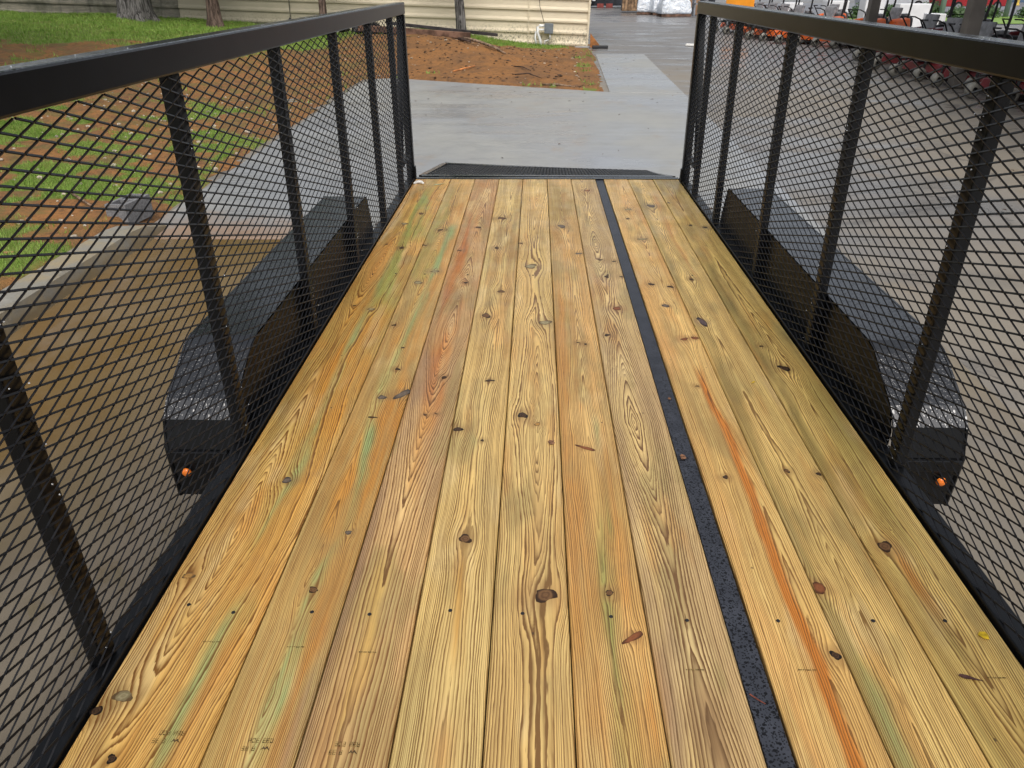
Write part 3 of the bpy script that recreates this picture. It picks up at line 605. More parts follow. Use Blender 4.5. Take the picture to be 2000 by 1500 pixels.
# grade stamps near the front end of the left boards: two faint lines of characters and a twin-peak mark
def glyphs(mb, x, y, wd, ht, n_):
    for k in range(n_):
        gx0 = x + k * wd * 1.35; st = wd * .18
        segs = [(0, 0, 1, st / wd), (0, 1 - st / ht, 1, 1), (0, 0, st / wd, 1), (1 - st / wd, 0, 1, 1), (0, .45, 1, .6)]
        for sg in random.sample(segs, 4):
            mb.add([(gx0 + sg[0] * wd, y + sg[1] * ht, .0009), (gx0 + sg[2] * wd, y + sg[1] * ht, .0009), (gx0 + sg[2] * wd, y + sg[3] * ht, .0009), (gx0 + sg[0] * wd, y + sg[3] * ht, .0009)], [(0, 1, 2, 3)])
for i, sx, sy in ((0, -.793, .966), (1, -.612, .954), (2, -.441, .950)):
    o, xc = planks[i]; mb = MB(); random.seed(20 + i)
    glyphs(mb, -.022, .004, .0055, .010, 3); glyphs(mb, .006, .004, .0055, .010, 3); glyphs(mb, -.030, -.014, .0055, .010, 2); glyphs(mb, -.010, -.014, .0055, .010, 1)
    s = mb.build('grade_stamp', INK, o); s.location = (sx - xc, sy, 0)
    mk = MB().add([(.007, -.012, .0010), (.012, -.003, .0010), (.0155, -.008, .0010), (.019, -.003, .0010), (.026, -.013, .0010), (.019, -.008, .0010), (.0155, -.011, .0010), (.012, -.008, .0010)], [(0, 1, 7), (1, 2, 6, 7), (2, 3, 5, 6), (3, 4, 5)])
    s = mk.build('stamp_mark', INK2, o); s.location = (sx - xc, sy, 0)
for i, sx, sy in ((0, -.799, 1.207), (1, -.605, 1.197), (2, -.442, 1.186), (6, .271, 1.155), (8, .511, 1.160), (10, .905, 1.149)):
    o, xc = planks[i]; mb = MB(); random.seed(40 + i); glyphs(mb, -.022, 0, .0075, .0035, 4)
    s = mb.build('printed_mark', INK, o); s.location = (sx - xc, sy, 0)
random.seed(99)
part(MB().box(.3655, .4195, DY0, DY1, -.038, -.0065), 'steel_strip', STRIP, bevel=.002)
# perimeter frame under and beside the deck
for sgn in (-1, 1):
    a, b = sorted((sgn * .9815, sgn * 1.036))
    part(MB().box(a, b, DY0, DY1 + .02, -.115, .010), 'side_rail', STEEL, bevel=.004)
for k, yv in enumerate(np.arange(-.3, 5.7, .6)):
    part(MB().box(-.98, .98, yv, yv + .05, -.115, -.0405), 'cross_member', STEEL)
# threshold at the back of the deck
part(MB().box(-.98, .98, DY1 + .004, DY1 + .05, -.115, .004), 'rear_sill', STEEL_WET, bevel=.003)

def post(x0, x1, y, w_, z0, z1, name='post'):
    return part(MB().box(x0, x1, y - w_ / 2, y + w_ / 2, z0, z1), name, STEEL, bevel=.004)
LP = [-.35, .30, 1.15, 2.04, 2.905, 3.77, 4.58, 5.29]; RP = [-.35, .30, 1.12, 1.945, 2.77, 3.61, 4.57, 5.26]
for sgn, ps, ye in ((-1, LP, 5.70), (1, RP, 5.62)):
    xs = sorted((sgn * .9985, sgn * 1.034))
    for y in ps: post(xs[0], xs[1], y, .050, .0105, 1.104)
    post(min(sgn * .982, sgn * 1.036), max(sgn * .982, sgn * 1.036), ye, .05, .0105, 1.1035, 'end_post')
    part(MB().box(min(sgn * .981, sgn * 1.043), max(sgn * .981, sgn * 1.043), DY0, ye + .027, 1.1052, 1.178), 'top_rail', STEEL_WET, bevel=.006, seg=2)
    # corner gusset bars
    part(MB().bar((sgn * 1.012, ye - .03, 1.09), (sgn * 1.012, ps[-1] + .03, .20), .03, .035, up=(1, 0, 0)), 'brace', STEEL)
    part(MB().box(min(sgn * .996, sgn * 1.03), max(sgn * .996, sgn * 1.03), ps[-1] + .022, ye - .026, .165, .20), 'brace', STEEL)
    part(MB().box(min(sgn * .965, sgn * .9805), max(sgn * .965, sgn * .9805), ye - .06, ye - .02, .0105, .10), 'latch_bracket', STEEL, bevel=.003)

# expanded metal: flattened strands that meet in short bonds
def expanded(o, ux, uy, nrm, L, Hh, lwd, swd, st, dep, tilt):
    """strand net in the plane o + a*ux + b*uy"""
    o, ux, uy, nrm = map(np.array, (o, ux, uy, nrm)); V, F = [], []
    na, nb = int(L / lwd) + 1, int(Hh / (swd / 2)) + 1; bl = lwd * .045
    def seg(p0, p1, ends=False):
        d = p1 - p0; d = d / np.linalg.norm(d); s_ = np.cross(nrm, d)
        t_ = s_ * math.cos(tilt) + nrm * math.sin(tilt); q = np.cross(d, t_)
        t_ = t_ * st / 2; q = q * dep / 2; k = len(V)
        V.extend([p0 - t_ - q, p0 + t_ - q, p0 + t_ + q, p0 - t_ + q, p1 - t_ - q, p1 + t_ - q, p1 + t_ + q, p1 - t_ + q])
        F.extend([(k, k + 1, k + 5, k + 4), (k + 1, k + 2, k + 6, k + 5), (k + 2, k + 3, k + 7, k + 6), (k + 3, k, k + 4, k + 7)])
    for jb in range(nb):
        b0 = jb * swd / 2; b1 = b0 + swd / 2
        if b1 > Hh + 1e-6: break
        off = (jb % 2) * lwd / 2
        for ia in range(-1, na + 1):
            ca = ia * lwd + off                      # bond centre on row b0
            if ca < 0 or ca > L: continue
            seg(o + ux * (ca - bl) + uy * b0, o + ux * (ca + bl) + uy * b0)
            for sg in (-1, 1):
                ea = ca + sg * lwd / 2
                if ea < 0 or ea > L: continue
                seg(o + ux * (ca + sg * bl * .7) + uy * (b0 + st * .25), o + ux * (ea - sg * bl * .7) + uy * (b1 - st * .25))
    return V, F
for sgn, ye in ((-1, 5.68), (1, 5.6)):
    V, F = expanded((sgn * .9905, DY0, .012), (0, 1, 0), (0, 0, 1), (-sgn, 0, 0), ye - DY0, 1.1, .1030, .0307, .0041, .0032, R(30) * -sgn)
    me = bpy.data.meshes.new('mesh_panel'); me.from_pydata([tuple(v) for v in V], [], F)
    o = obj('mesh_panel', me, STEEL_MESH, T); o.location = TO
# fenders with sloped ends
def fender(sgn):
    FE = 4.28 if sgn < 0 else 4.48
    pr = [(2.035, -.205), (2.022, -.02), (2.050, .075), (2.10, .125), (2.29, .228), (2.34, .240), (FE - .06, .240), (FE - .02, .228), (FE + .06, .05), (FE + .08, -.02), (FE + .09, -.205)]
    xi, xo = 1.0375, 1.262; mb = MB(); n_ = len(pr)
    out = [(sgn * xi, y, z) for y, z in pr] + [(sgn * xo, y, z) for y, z in pr]
    cy, cz = 3.25, -.1
    inn = [(sgn * xi, y + (cy - y) * .004, z - .006) for y, z in pr] + [(sgn * xo, y + (cy - y) * .004, z - .006) for y, z in pr]
    fs = [(k, k + 1, n_ + k + 1, n_ + k) for k in range(n_ - 1)]
    mb.add(out, fs); mb.add(inn, fs)
    o = part(mb, 'fender', STEEL_WET, smooth=False)
    # rolled outer lip
    lip = MB().tube([(sgn * xo, y, z - .004) for y, z in pr], .007, 6); part(lip, 'lip', STEEL_WET, o)
    # inner backing plate standing beside the deck
    poly = [(sgn * 1.0370, y, z) for y, z in [(2.06, -.11), (2.06, .05), (2.10, .118), (2.29, .222), (2.34, .234), (FE - .06, .234), (FE - .02, .222), (FE + .05, .05), (FE + .06, -.02), (FE + .06, -.11)]]
    q = MB(); m_ = len(poly); po = [(v[0] + sgn * .004, v[1], v[2]) for v in poly]
    q.add(poly + po, [tuple(range(m_)), tuple(range(m_, 2 * m_))] + [(k, (k + 1) % m_, m_ + (k + 1) % m_, m_ + k) for k in range(m_)])
    part(q, 'backing_plate', STEEL, o)
    st = MB().box(min(sgn * 1.06, sgn * 1.255), max(sgn * 1.06, sgn * 1.255), 2.004, 2.019, -.060, -.020); part(st, 'stiffener', STEEL, o, bevel=.003)
    lm = MB().lathe([(.0, -.010), (.009, -.0095), (.014, -.006), (.016, 0)], (sgn * 1.213, 2.0165, -.105), 'Y', 12); part(lm, 'marker_light', AMBER, o, smooth=True)
    return o
for sgn in (-1, 1): fender(sgn)
for sgn in (-1, 1):
    for wy in (2.83, 3.68):
        o = part(MB().lathe([(.20, -.095), (.30, -.10), (.328, -.075), (.336, -.03), (.336, .03), (.328, .075), (.30, .10), (.20, .095)], (sgn * 1.155, wy, GZ + .336), 'X', 28), 'wheel', RUBBER, smooth=True)
        part(MB().lathe([(.0, -.03 * sgn), (.08, -.03 * sgn), (.12, .03 * sgn), (.17, .03 * sgn), (.20, .09 * sgn)], (sgn * 1.155, wy, GZ + .336), 'X', 20), 'rim', RIM, o, smooth=True)
for wy in (2.83, 3.68): part(MB().tube([(-1.05, wy, GZ + .336), (1.05, wy, GZ + .336)], .03, 8), 'axle', STEEL)
# rain beads hanging on the net and rails
dm = G('rain_bead'); dm.set((.9, .93, .96), .03, .8); dm.p.inputs['Transmission Weight'].default_value = .7; dm.p.inputs['IOR'].default_value = 1.33
mb = MB(); random.seed(11)
for sgn in (-1, 1):
    for k in range(120):
        if k % 6:                                   # on the net where it crosses a post
            y = random.choice(LP[2:] if sgn < 0 else RP[2:]) + random.uniform(-.03, .03); z = .02 + round(random.uniform(.02, 1.05) / .01535) * .01535
            p_ = (sgn * .9862, y, z - .003)
        else: p_ = (sgn * random.uniform(.984, 1.04), random.uniform(.6, 5.5), 1.1785)
        r_ = random.uniform(.0012, .0022); mb.blob(p_, r_, r_, r_ * .9, .05, 1)
tag(part(mb, 'rain_beads', dm.mat, smooth=True), kind='stuff')
# drop gate, let down behind the deck on its two legs
A0, B0, A1, B1 = Vector((-.945, 5.80, -.012)), Vector((.945, 5.775, -.012)), Vector((-.915, 7.08, -.190)), Vector((.935, 7.02, -.252))
gate = part(MB(), 'drop_gate', STEEL) if False else None
gm = MB()
for a, b in ((A0, A1), (B0, B1), (A0, B0), (A1, B1)): gm.bar(a, b, .045, .03)
gate = part(gm, 'drop_gate', STEEL_WET)
ux = (B0 - A0); uy = (A1 - A0); V, F = [], []
V, F = expanded(tuple(A0 + Vector((.03, .03, 0))), tuple(uy.normalized()), tuple(ux.normalized()), (0, .14, .99), uy.length - .05, ux.length - .06, .13, .052, .006, .005, R(20))
V = [np.array(v) - np.array([0, 0, .047 * max(0, (v[0] + .94) / 1.88) * max(0, (v[1] - 5.8) / 1.25)]) for v in V]
me = bpy.data.meshes.new('gate_mesh'); me.from_pydata([tuple(v) for v in V], [], F); o = obj('gate_mesh', me, STEEL_MESH, gate)
for k in range(1, 4):
    t = k / 4; part(MB().bar(A0 + (B0 - A0) * t - Vector((0, 0, .02)), A1 + (B1 - A1) * t - Vector((0, 0, .02)), .03, .02), 'gate_bar', STEEL, gate)
for a in (A1, B1): part(MB().bar((a.x * .93, a.y - .05, a.z - .01), (a.x * .93, a.y - .02, GZ + .0), .04, .04), 'leg', STEEL, gate)
for xx in (-.75, 0, .75): part(MB().tube([(xx - .06, 5.768, -.02), (xx + .06, 5.768, -.02)], .022, 10), 'hinge', STEEL, gate)

# ------------------------------------------------------------------ things lying on the deck
def leaf(name, label, outline, loc, rz, mat, cat='leaf', curl=.003):
    n_ = len(outline); cx = sum(p[0] for p in outline) / n_; cy = sum(p[1] for p in outline) / n_
    vs = [(x, y, .0012 + curl * abs(math.sin(9 * k + x * 90))) for k, (x, y) in enumerate(outline)]
    top = vs + [(cx, cy, .0022)]; bot = [(x, y, z - .0008) for x, y, z in top]
    fs = [(k, (k + 1) % n_, n_) for k in range(n_)]; m_ = n_ + 1
    fs2 = [(b + m_, a + m_, c + m_) for a, b, c in fs] + [(k, k + m_, (k + 1) % n_ + m_, (k + 1) % n_) for k in range(n_)]
    o = MB().add(top + bot, fs + fs2).build(name, mat); o.location = loc; o.rotation_euler = (0, 0, rz)
    return tag(o, label, cat)
BRN = simple('brown_leaf', (0.20, 0.10, 0.055), 0.7, 0.2, 0.3, 90); YEL = simple('yellow_leaf', (0.72, 0.48, 0.02), 0.55, 0.3, 0.2, 60); PUR = simple('dark_seed_leaf', (0.085, 0.040, 0.034), 0.6, 0.2, 0.2, 90); WHT = simple('white_chip', (0.72, 0.70, 0.66), 0.6, 0.3, 0.1, 50)
leaf('leaf_scrap', 'crumpled brown leaf scrap on the middle plank', [(-.009, -.010), (.004, -.012), (.011, -.004), (.008, .004), (.013, .008), (.003, .010), (-.002, .016), (-.010, .006)], (-.025, 2.054, 0), .3, BRN)
leaf('leaf_scrap', 'small brown leaf scrap caught on the black metal strip', [(-.008, -.014), (.009, -.010), (.011, .008), (.002, .013), (-.006, .007)], (.381, 1.985, -.004), .2, BRN)
leaf('leaf_scrap', 'bright yellow leaf scrap on the rightmost plank', [(-.012, .001), (-.004, .011), (.010, .013), (.012, .003), (.006, -.012), (-.003, -.009)], (.933, 1.267, 0), 0, YEL)
leaf('leaf_scrap', 'thin yellow leaf sliver halfway along the right planks', [(-.012, -.003), (.0, -.001), (.013, .004), (.004, .006), (-.010, .002)], (.723, 2.477, 0), .5, YEL)
leaf('seed_leaf', 'dark purple willow-shaped leaf beside a stamp on the rightmost plank', [(-.023, .005), (-.018, .0095), (-.004, .006), (.012, -.001), (.025, -.0075), (.006, -.006), (-.012, -.002)], (.845, 1.148, 0), 0, PUR)
leaf('twig', 'thin reddish twig lying on the black metal strip', [(-.014, .012), (-.012, .014), (.0, .003), (.015, -.008), (.014, -.010), (-.001, 0)], (.383, 1.085, -.005), 0, simple('red_twig', (.20, .055, .03), .6, .3, .2, 60), 'twig')
leaf('leaf_scrap', 'tiny tan leaf crumb on the metal strip', [(-.006, -.004), (.004, -.005), (.007, .003), (-.002, .006)], (.398, 2.36, -.005), 0, BRN)
o = MB().tube([(-.035, -.012, .006), (-.022, .010, .010), (0, .018, .012), (.022, .011, .010), (.036, -.010, .006)], [.006, .012, .014, .012, .006], 8).build('foam_scrap', WHT, smooth=True); o.location = (-.929, 5.525, 0); tag(o, 'curled white foam scrap at the far left deck corner', 'scrap')
leaf('leaf_scrap', 'pale green leaf near the far left deck corner', [(-.05, -.012), (-.01, .0), (.03, .02), (.045, .03), (.01, .022), (-.03, .008)], (-.775, 5.50, 0), .2, simple('pale_leaf', (.42, .50, .30), .5, .3, .2, 40))

# ------------------------------------------------------------------ long building behind the bank
def siding(dirty):
    g = G('siding_weathered' if dirty else 'siding_cream'); x, y, z = g.xyz('Object'); v = g.vec(x, y, z)
    a = g.noise(v, 1.1, 6.0, 0.7); b = g.noise(g.vec(x * 2.0, y * 2.0, z * 16.0), 1.0, 5.0, 0.7); s_ = g.noise(g.vec(x * 6.0, y, z * 0.6), 1.0, 4.0)
    if dirty:
        c = g.mix(b.ss(0.35, 0.65), (0.26, 0.235, 0.18), (0.16, 0.15, 0.115)); c = g.mix(a.ss(0.42, 0.62) * 0.8, c, (0.075, 0.078, 0.05)); c = g.mix(s_.ss(0.55, 0.75) * 0.6, c, (0.045, 0.045, 0.035))
    else:
        c = g.mix(b.ss(0.3, 0.7), (0.74, 0.65, 0.48), (0.66, 0.57, 0.415))
        c = g.mix((x * -1.0 + (a - 0.5) * 6.0).ss(5.0, 12.0) * 0.75, c, (0.30, 0.28, 0.20))
        mold = (z * -1.0 + (a - 0.5) * 0.5).ss(-0.75, -0.15) * g.noise(v, 14.0, 5.0, 0.75).ss(0.48, 0.62)
        c = g.mix(mold * 0.75, c, (0.085, 0.088, 0.055))
    g.set(c, 0.62, 0.3); g.bump(b, 0.15, 0.01)
    return g.mat
SD, SC = siding(True), siding(False)
BL = empty('long_building', (1.56, 27.0, GZ)); BL.rotation_euler = (0, R(2.0), R(-3.5)); tag(BL, 'long low building in cream lap siding weathering to dark green at left', 'building')
# local x runs left (negative); laps 0.33 high, in lengths with open joints
def lap(x0, x1, k, mat):
    z0 = -.62 + k * .330; z1 = z0 + .348
    mb = MB().add([(x0, -.058, z0), (x1, -.058, z0), (x1, -.004, z1), (x0, -.004, z1), (x0, .0, z0), (x1, .0, z0), (x1, .0, z1), (x0, .0, z1),
                   (x0, -.062, z0 + .05), (x1, -.062, z0 + .05), (x1, -.022, z0 + .12), (x0, -.022, z0 + .12)],
                  [(0, 1, 9, 8), (8, 9, 10, 11), (11, 10, 2, 3), (0, 4, 5, 1), (1, 5, 6, 2, 10, 9), (0, 8, 11, 3, 7, 4), (3, 2, 6, 7)])
    return mb.build('siding_board', mat, BL)
cuts = [0, -1.93, -6.1, -9.8, -13.6, -17.3, -21.0, -24.7, -28.4, -34]
for k in range(0, 12):
    for a, b in zip(cuts[:-1], cuts[1:]):
        lap(b + .004, a - .004, k, SC if a > -12 else SD)
MB().box(-34, 0, .002, .05, -.7, 3.35).build('wall_core', simple('dark_sheathing', (.07, .06, .05), .8), BL)
MB().box(-34, -.006, 9, 9.1, -.7, 3.35).build('rear_wall', SD, BL)
MB().box(-.10, -.004, .06, 8.98, -.7, 3.35).build('end_wall', SC, BL)
MB().box(-.03, .035, -.075, .10, -.65, 3.36).build('corner_trim', SC, BL, bevel=.006)
for k, cx_ in enumerate((-1.93, -6.1, -9.8)): MB().box(cx_ - .018, cx_ + .018, -.072, -.060, -.62, 3.34).build('joint_cover', SC if k < 2 else SD, BL)
rf = MB().add([(-34.3, -.6, 3.34), (.35, -.6, 3.34), (.35, 4.5, 4.6), (-34.3, 4.5, 4.6), (.35, 9.6, 3.34), (-34.3, 9.6, 3.34), (-34.3, -.6, 3.44), (.35, -.6, 3.44), (.35, 4.5, 4.7), (-34.3, 4.5, 4.7), (.35, 9.6, 3.44), (-34.3, 9.6, 3.44)],
              [(0, 1, 2, 3), (3, 2, 4, 5), (6, 7, 8, 9), (9, 8, 10, 11), (0, 1, 7, 6), (4, 5, 11, 10), (1, 2, 8, 7), (2, 4, 10, 8), (0, 3, 9, 6), (3, 5, 11, 9)])
rf.build('roof', simple('grey_metal_roof', (.30, .31, .31), .45, .5, .2, 2), BL)
# meter box with white conduit
JB = empty('junction_box', (0.30, 26.90, GZ)); tag(JB, 'grey junction box with bent white conduits on the cream siding', 'utility box')
JB.rotation_euler = (0, R(2.0), R(-3.5))
PVC = simple('white_pvc', (.74, .74, .72), .4, .4, .06, 8)
MB().box(-.14, .14, -.17, -.03, .42, .72).build('box', simple('grey_paint', (.17, .19, .21), .5, .4, .12, 6), JB, bevel=.01)
MB().tube([(-.14, -.10, .64), (-.30, -.10, .645), (-.37, -.11, .60), (-.36, -.12, .45), (-.26, -.14, .22), (-.22, -.15, .02)], .042, 8).build('conduit', PVC, JB, smooth=True)
MB().tube([(-.14, -.10, .53), (-.32, -.09, .53), (-.42, -.09, .46), (-.43, -.10, .28), (-.36, -.12, .02)], .030, 8).build('conduit', PVC, JB, smooth=True)
MB().tube([(.05, -.10, .42), (.05, -.11, .28), (.0, -.12, .22), (-.10, -.13, .20), (-.12, -.14, .02)], .025, 8).build('conduit', PVC, JB, smooth=True)
o = MB().tube([(-.05, 26.86, 1.6), (-.02, 26.86, .95), (.02, 26.85, .55), (.16, 26.84, .08)], .010, 5).build('cable', simple('dark_cable', (.05, .04, .03), .6), None); tag(o, 'thin dark cable running down the siding to the junction box', 'cable')
# orange board leaning at the corner of the building, on a black base
o = MB().add([(1.66, 26.9, GZ), (2.02, 26.85, GZ), (1.66, 26.92, GZ + .42), (1.66, 26.98, GZ), (2.02, 26.93, GZ), (1.66, 27.0, GZ + .42)], [(0, 1, 2), (3, 5, 4), (0, 3, 4, 1), (1, 4, 5, 2), (2, 5, 3, 0)]).build('orange_board', simple('orange_wood', (.42, .17, .05), .6, .3, .2, 6)); tag(o, 'orange wedge of board leaning on the building corner', 'board')
o = MB().box(1.72, 2.22, 26.62, 26.84, GZ - .02, GZ + .07).build('black_block', simple('black_plastic', (.02, .02, .022), .5), bevel=.015); tag(o, 'flat black block on the ground at the building corner', 'block')
o = MB().box(1.15, 1.60, 26.55, 26.80, GZ - .03, GZ + .05).build('concrete_pad', SLAB, bevel=.015); tag(o, 'small pale concrete pad at the foot of the corner', 'slab')

def gz(x, y): return float(ground_z(np.array([x]), np.array([y]))[0])
# ------------------------------------------------------------------ trees in front of the building, and unseen ones added at left
def bark(name, c1, c2):
    g = G(name); x, y, z = g.xyz('Object'); a = g.noise(g.vec(x * 14.0, y * 14.0, z * 2.0), 1.0, 5.0, 0.7, 1.2); b = g.noise(g.vec(x, y, z), 3.0, 3.0)
    g.set(g.mix(a.ss(0.38, 0.62), c1, g.mix(b, c2, tuple(c * 1.4 for c in c2))), 0.85, 0.2); g.bump(a, 1.0, 0.05); return g.mat
BK = bark('grey_bark', (.035, .032, .030), (.19, .18, .17)); BK2 = bark('brown_bark', (.045, .030, .024), (.17, .12, .095))
CROWN = leaf_green('tree_leaves', (.035, .075, .014), (.085, .14, .03))
def tree(name, label, x, y, r, lean, h, mat, flare=1.5, crown_r=2.6, nl=2600, ls=1.0):
    z0 = gz(x, y) - .15; t = empty(name, (x, y, z0)); tag(t, label, 'tree', 'trees along the building')
    n_ = 18; hs_ = [0, .08, .2, .4, .8, 1.6, 3, 4.5, h * .8]; mb = MB(); vs, fs = [], []
    for j, hh in enumerate(hs_):
        rr_ = r * (1 + (flare - 1) * math.exp(-hh / .22)) * (1 - .5 * hh / h)
        for k in range(n_):
            a = 2 * math.pi * k / n_; q = rr_ * (1 + .10 * math.sin(a * 5 + x) * (1 + 1.2 * math.exp(-hh / .3)) + random.uniform(-.03, .03))
            vs.append((q * math.cos(a) + lean[0] * hh + .05 * math.sin(hh), q * math.sin(a) + lean[1] * hh, hh))
    for j in range(len(hs_) - 1):
        for k in range(n_): k2 = (k + 1) % n_; fs.append((j * n_ + k, j * n_ + k2, (j + 1) * n_ + k2, (j + 1) * n_ + k))
    mb.add(vs, fs).build('trunk', mat, t, smooth=True)
    tips = []
    for k in range(6):
        a = k * 1.05 + x; b0 = Vector((lean[0] * h * .5, lean[1] * h * .5, h * (.45 + .06 * k))); e = b0 + Vector((math.cos(a) * crown_r * .8, math.sin(a) * crown_r * .8, 1.2 + .2 * k))
        mid = (b0 + e) / 2 + Vector((0, 0, .25)); MB().tube([b0, mid, e], [r * .35, r * .2, r * .06], 7).build('limb', mat, t, smooth=True); tips += [e, mid]
    P_ = []; F_ = []
    for k in range(nl):
        c = random.choice(tips); d = Vector((random.gauss(0, .55), random.gauss(0, .55), random.gauss(0, .42))) * (crown_r / 2.4); p = c + d
        s_ = random.uniform(.06, .12) * ls * 1.5; a = Vector((random.gauss(0, 1), random.gauss(0, 1), random.gauss(0, .6))).normalized(); b_ = a.orthogonal().normalized()
        i0 = len(P_); P_ += [p - a * s_, p + b_ * s_ * .5, p + a * s_, p - b_ * s_ * .5]; F_.append((i0, i0 + 1, i0 + 2, i0 + 3))
    MB().add(P_, F_).build('crown', CROWN, t)
    return t
tree('large_tree', 'thick grey furrowed tree trunk at the left of the weathered siding', -12.45, 25.6, .46, (.01, 0), 11, BK, 1.5, 5.0, 5200, 1.5)
tree('unseen_tree', 'unseen broad tree added on the lawn beyond the left edge of the view', -14.0, 13.0, .40, (.02, 0), 10, BK, 1.5, 5.0, 5200, 1.5)  # out of view, added to give the left fender a dark reflection
tree('unseen_tree', 'unseen broad tree added on the lawn level with the front of the trailer', -13.0, 4.0, .36, (-.02, 0), 9, BK, 1.5, 4.5, 5200, 1.5)  # also added out of view, darkens reflections and shades the left side
tree('tree', 'mid sized grey tree trunk right of the thick one', -9.95, 25.5, .19, (-.02, 0), 6, BK2, 1.7, 2.0, 1500)
tree('slim_tree', 'slim brown tree trunk behind the middle of the left rail', -6.75, 26.0, .12, (.0, 0), 5, BK2, 1.3, 1.5, 900)
tree('leaning_tree', 'slim grey leaning trunk standing behind the stacked timbers', -2.42, 26.1, .155, (-.08, 0), 6, BK, 1.25, 1.8, 1200)
# timbers stacked by the leaning tree
TIM = simple('old_timber', (.165, .095, .065), .75, .2, .3, 5, bump=.3); TIM2 = simple('dark_timber', (.045, .040, .040), .7, .2, .3, 5, bump=.3)
o = MB().bar((-5.4, 24.86, gz(-4, 24.8) + .17), (-2.05, 24.75, gz(-2.2, 24.8) + .16), .20, .17).build('timber', TIM, bevel=.012); tag(o, 'reddish brown square timber lying on the grass by the trunk', 'timber')
o = MB().bar((-4.6, 25.12, gz(-4.6, 25.1) + .30), (-1.25, 25.0, gz(-1.25, 25.0) + .30), .16, .085).build('timber', TIM2, bevel=.008); tag(o, 'dark plank lying across the brown timber', 'timber')
# black junk beyond the far end of the left side
o = MB(); random.seed(5)
for k in range(9): o.blob((-7.6 + k * .33 + random.uniform(-.1, .1), 25.2 + random.uniform(-.25, .25), gz(-7.6 + k * .33, 25.2) + .16), random.uniform(.18, .3), .22, random.uniform(.15, .28), .35, 1)
o = o.build('scrap_heap', simple('black_plastic_scrap', (.016, .017, .018), .5, .4, .4, 6)); tag(o, 'low heap of black plastic scrap against the foot of the siding', 'scrap heap')
o = MB().blob((-6.05, 24.85, gz(-6.05, 24.85) + .24), .13, .06, .17, .2, 1).build('white_jug', PVC); tag(o, 'white plastic jug lying in the black scrap heap', 'jug')
# roots and sticks on the bank
STK = simple('pale_stick', (.24, .165, .11), .8, .2, .35, 12, bump=.3); STK2 = simple('dark_stick', (.07, .045, .035), .8, .2, .35, 12); RED = simple('orange_wood_splinter', (.50, .20, .07), .7, .2, .25, 10)
def stick(label, pts, r, mat):
    p = [(x, y, gz(x, y) + r * .8 + dz) for x, y, dz in pts]
    o = MB().tube(p, [r * .8] + [r] * (len(p) - 2) + [r * .4], 7).build('stick', mat, smooth=True); return tag(o, label, 'stick')
stick('pale crooked root on the clay bank near the left side end', [(-2.05, 22.2, .05), (-1.75, 21.9, .09), (-1.5, 21.5, .05), (-1.15, 21.2, .04), (-.85, 20.8, 0)], .038, STK)
stick('short dark root end beside the pale crooked root', [(-2.15, 22.1, .03), (-1.8, 21.75, .02)], .05, STK2)
stick('orange splinter of wood at the toe of the bank', [(-1.98, 18.55, 0), (-1.72, 18.75, .02), (-1.5, 19.05, .0)], .022, RED)
stick('dark twig halfway down the bank', [(-.6, 18.9, .02), (-.38, 18.6, .03), (-.2, 18.4, .0)], .014, STK2)
stick('dark brush twig near the concrete edge', [(-.55, 17.75, .05), (-.25, 17.8, .07), (.05, 17.6, .02)], .016, STK2)
stick('pale split stick lying along the concrete edge', [(.05, 16.85, .0), (.35, 16.75, .01), (.6, 16.55, 0)], .022, STK)
stick('thin pale stick in the clay behind the cinder blocks', [(-4.75, 7.5, .0), (-4.45, 7.1, .02), (-4.1, 6.75, .0)], .014, STK)
# cinder blocks at the end of the kerb
CMU = simple('cinder_block', (.19, .19, .195), .9, .1, .15, 60)
def cmu(x, y, rz, label, tilt):
    mb = MB(); L, W, H = .39, .19, .19; t = .032
    mb.box(-L / 2, L / 2, -W / 2, -W / 2 + t, 0, H); mb.box(-L / 2, L / 2, W / 2 - t, W / 2, 0, H)
    for cx_ in (-L / 2 + t / 2, 0, L / 2 - t / 2): mb.box(cx_ - t / 2, cx_ + t / 2, -W / 2 + t - .001, W / 2 - t + .001, .001, H - .001)
    mb.box(-L / 2 + .01, L / 2 - .01, -W / 2 + .01, W / 2 - .01, .002, .03)
    o = mb.build('cinder_block', CMU); o.location = (x, y, gz(x, y) - .075); o.rotation_euler = (tilt, 0, rz); return tag(o, label, 'block')
cmu(-3.71, 6.62, R(84), 'grey hollow cinder block sunk in the clay at the kerb end', 0.0)

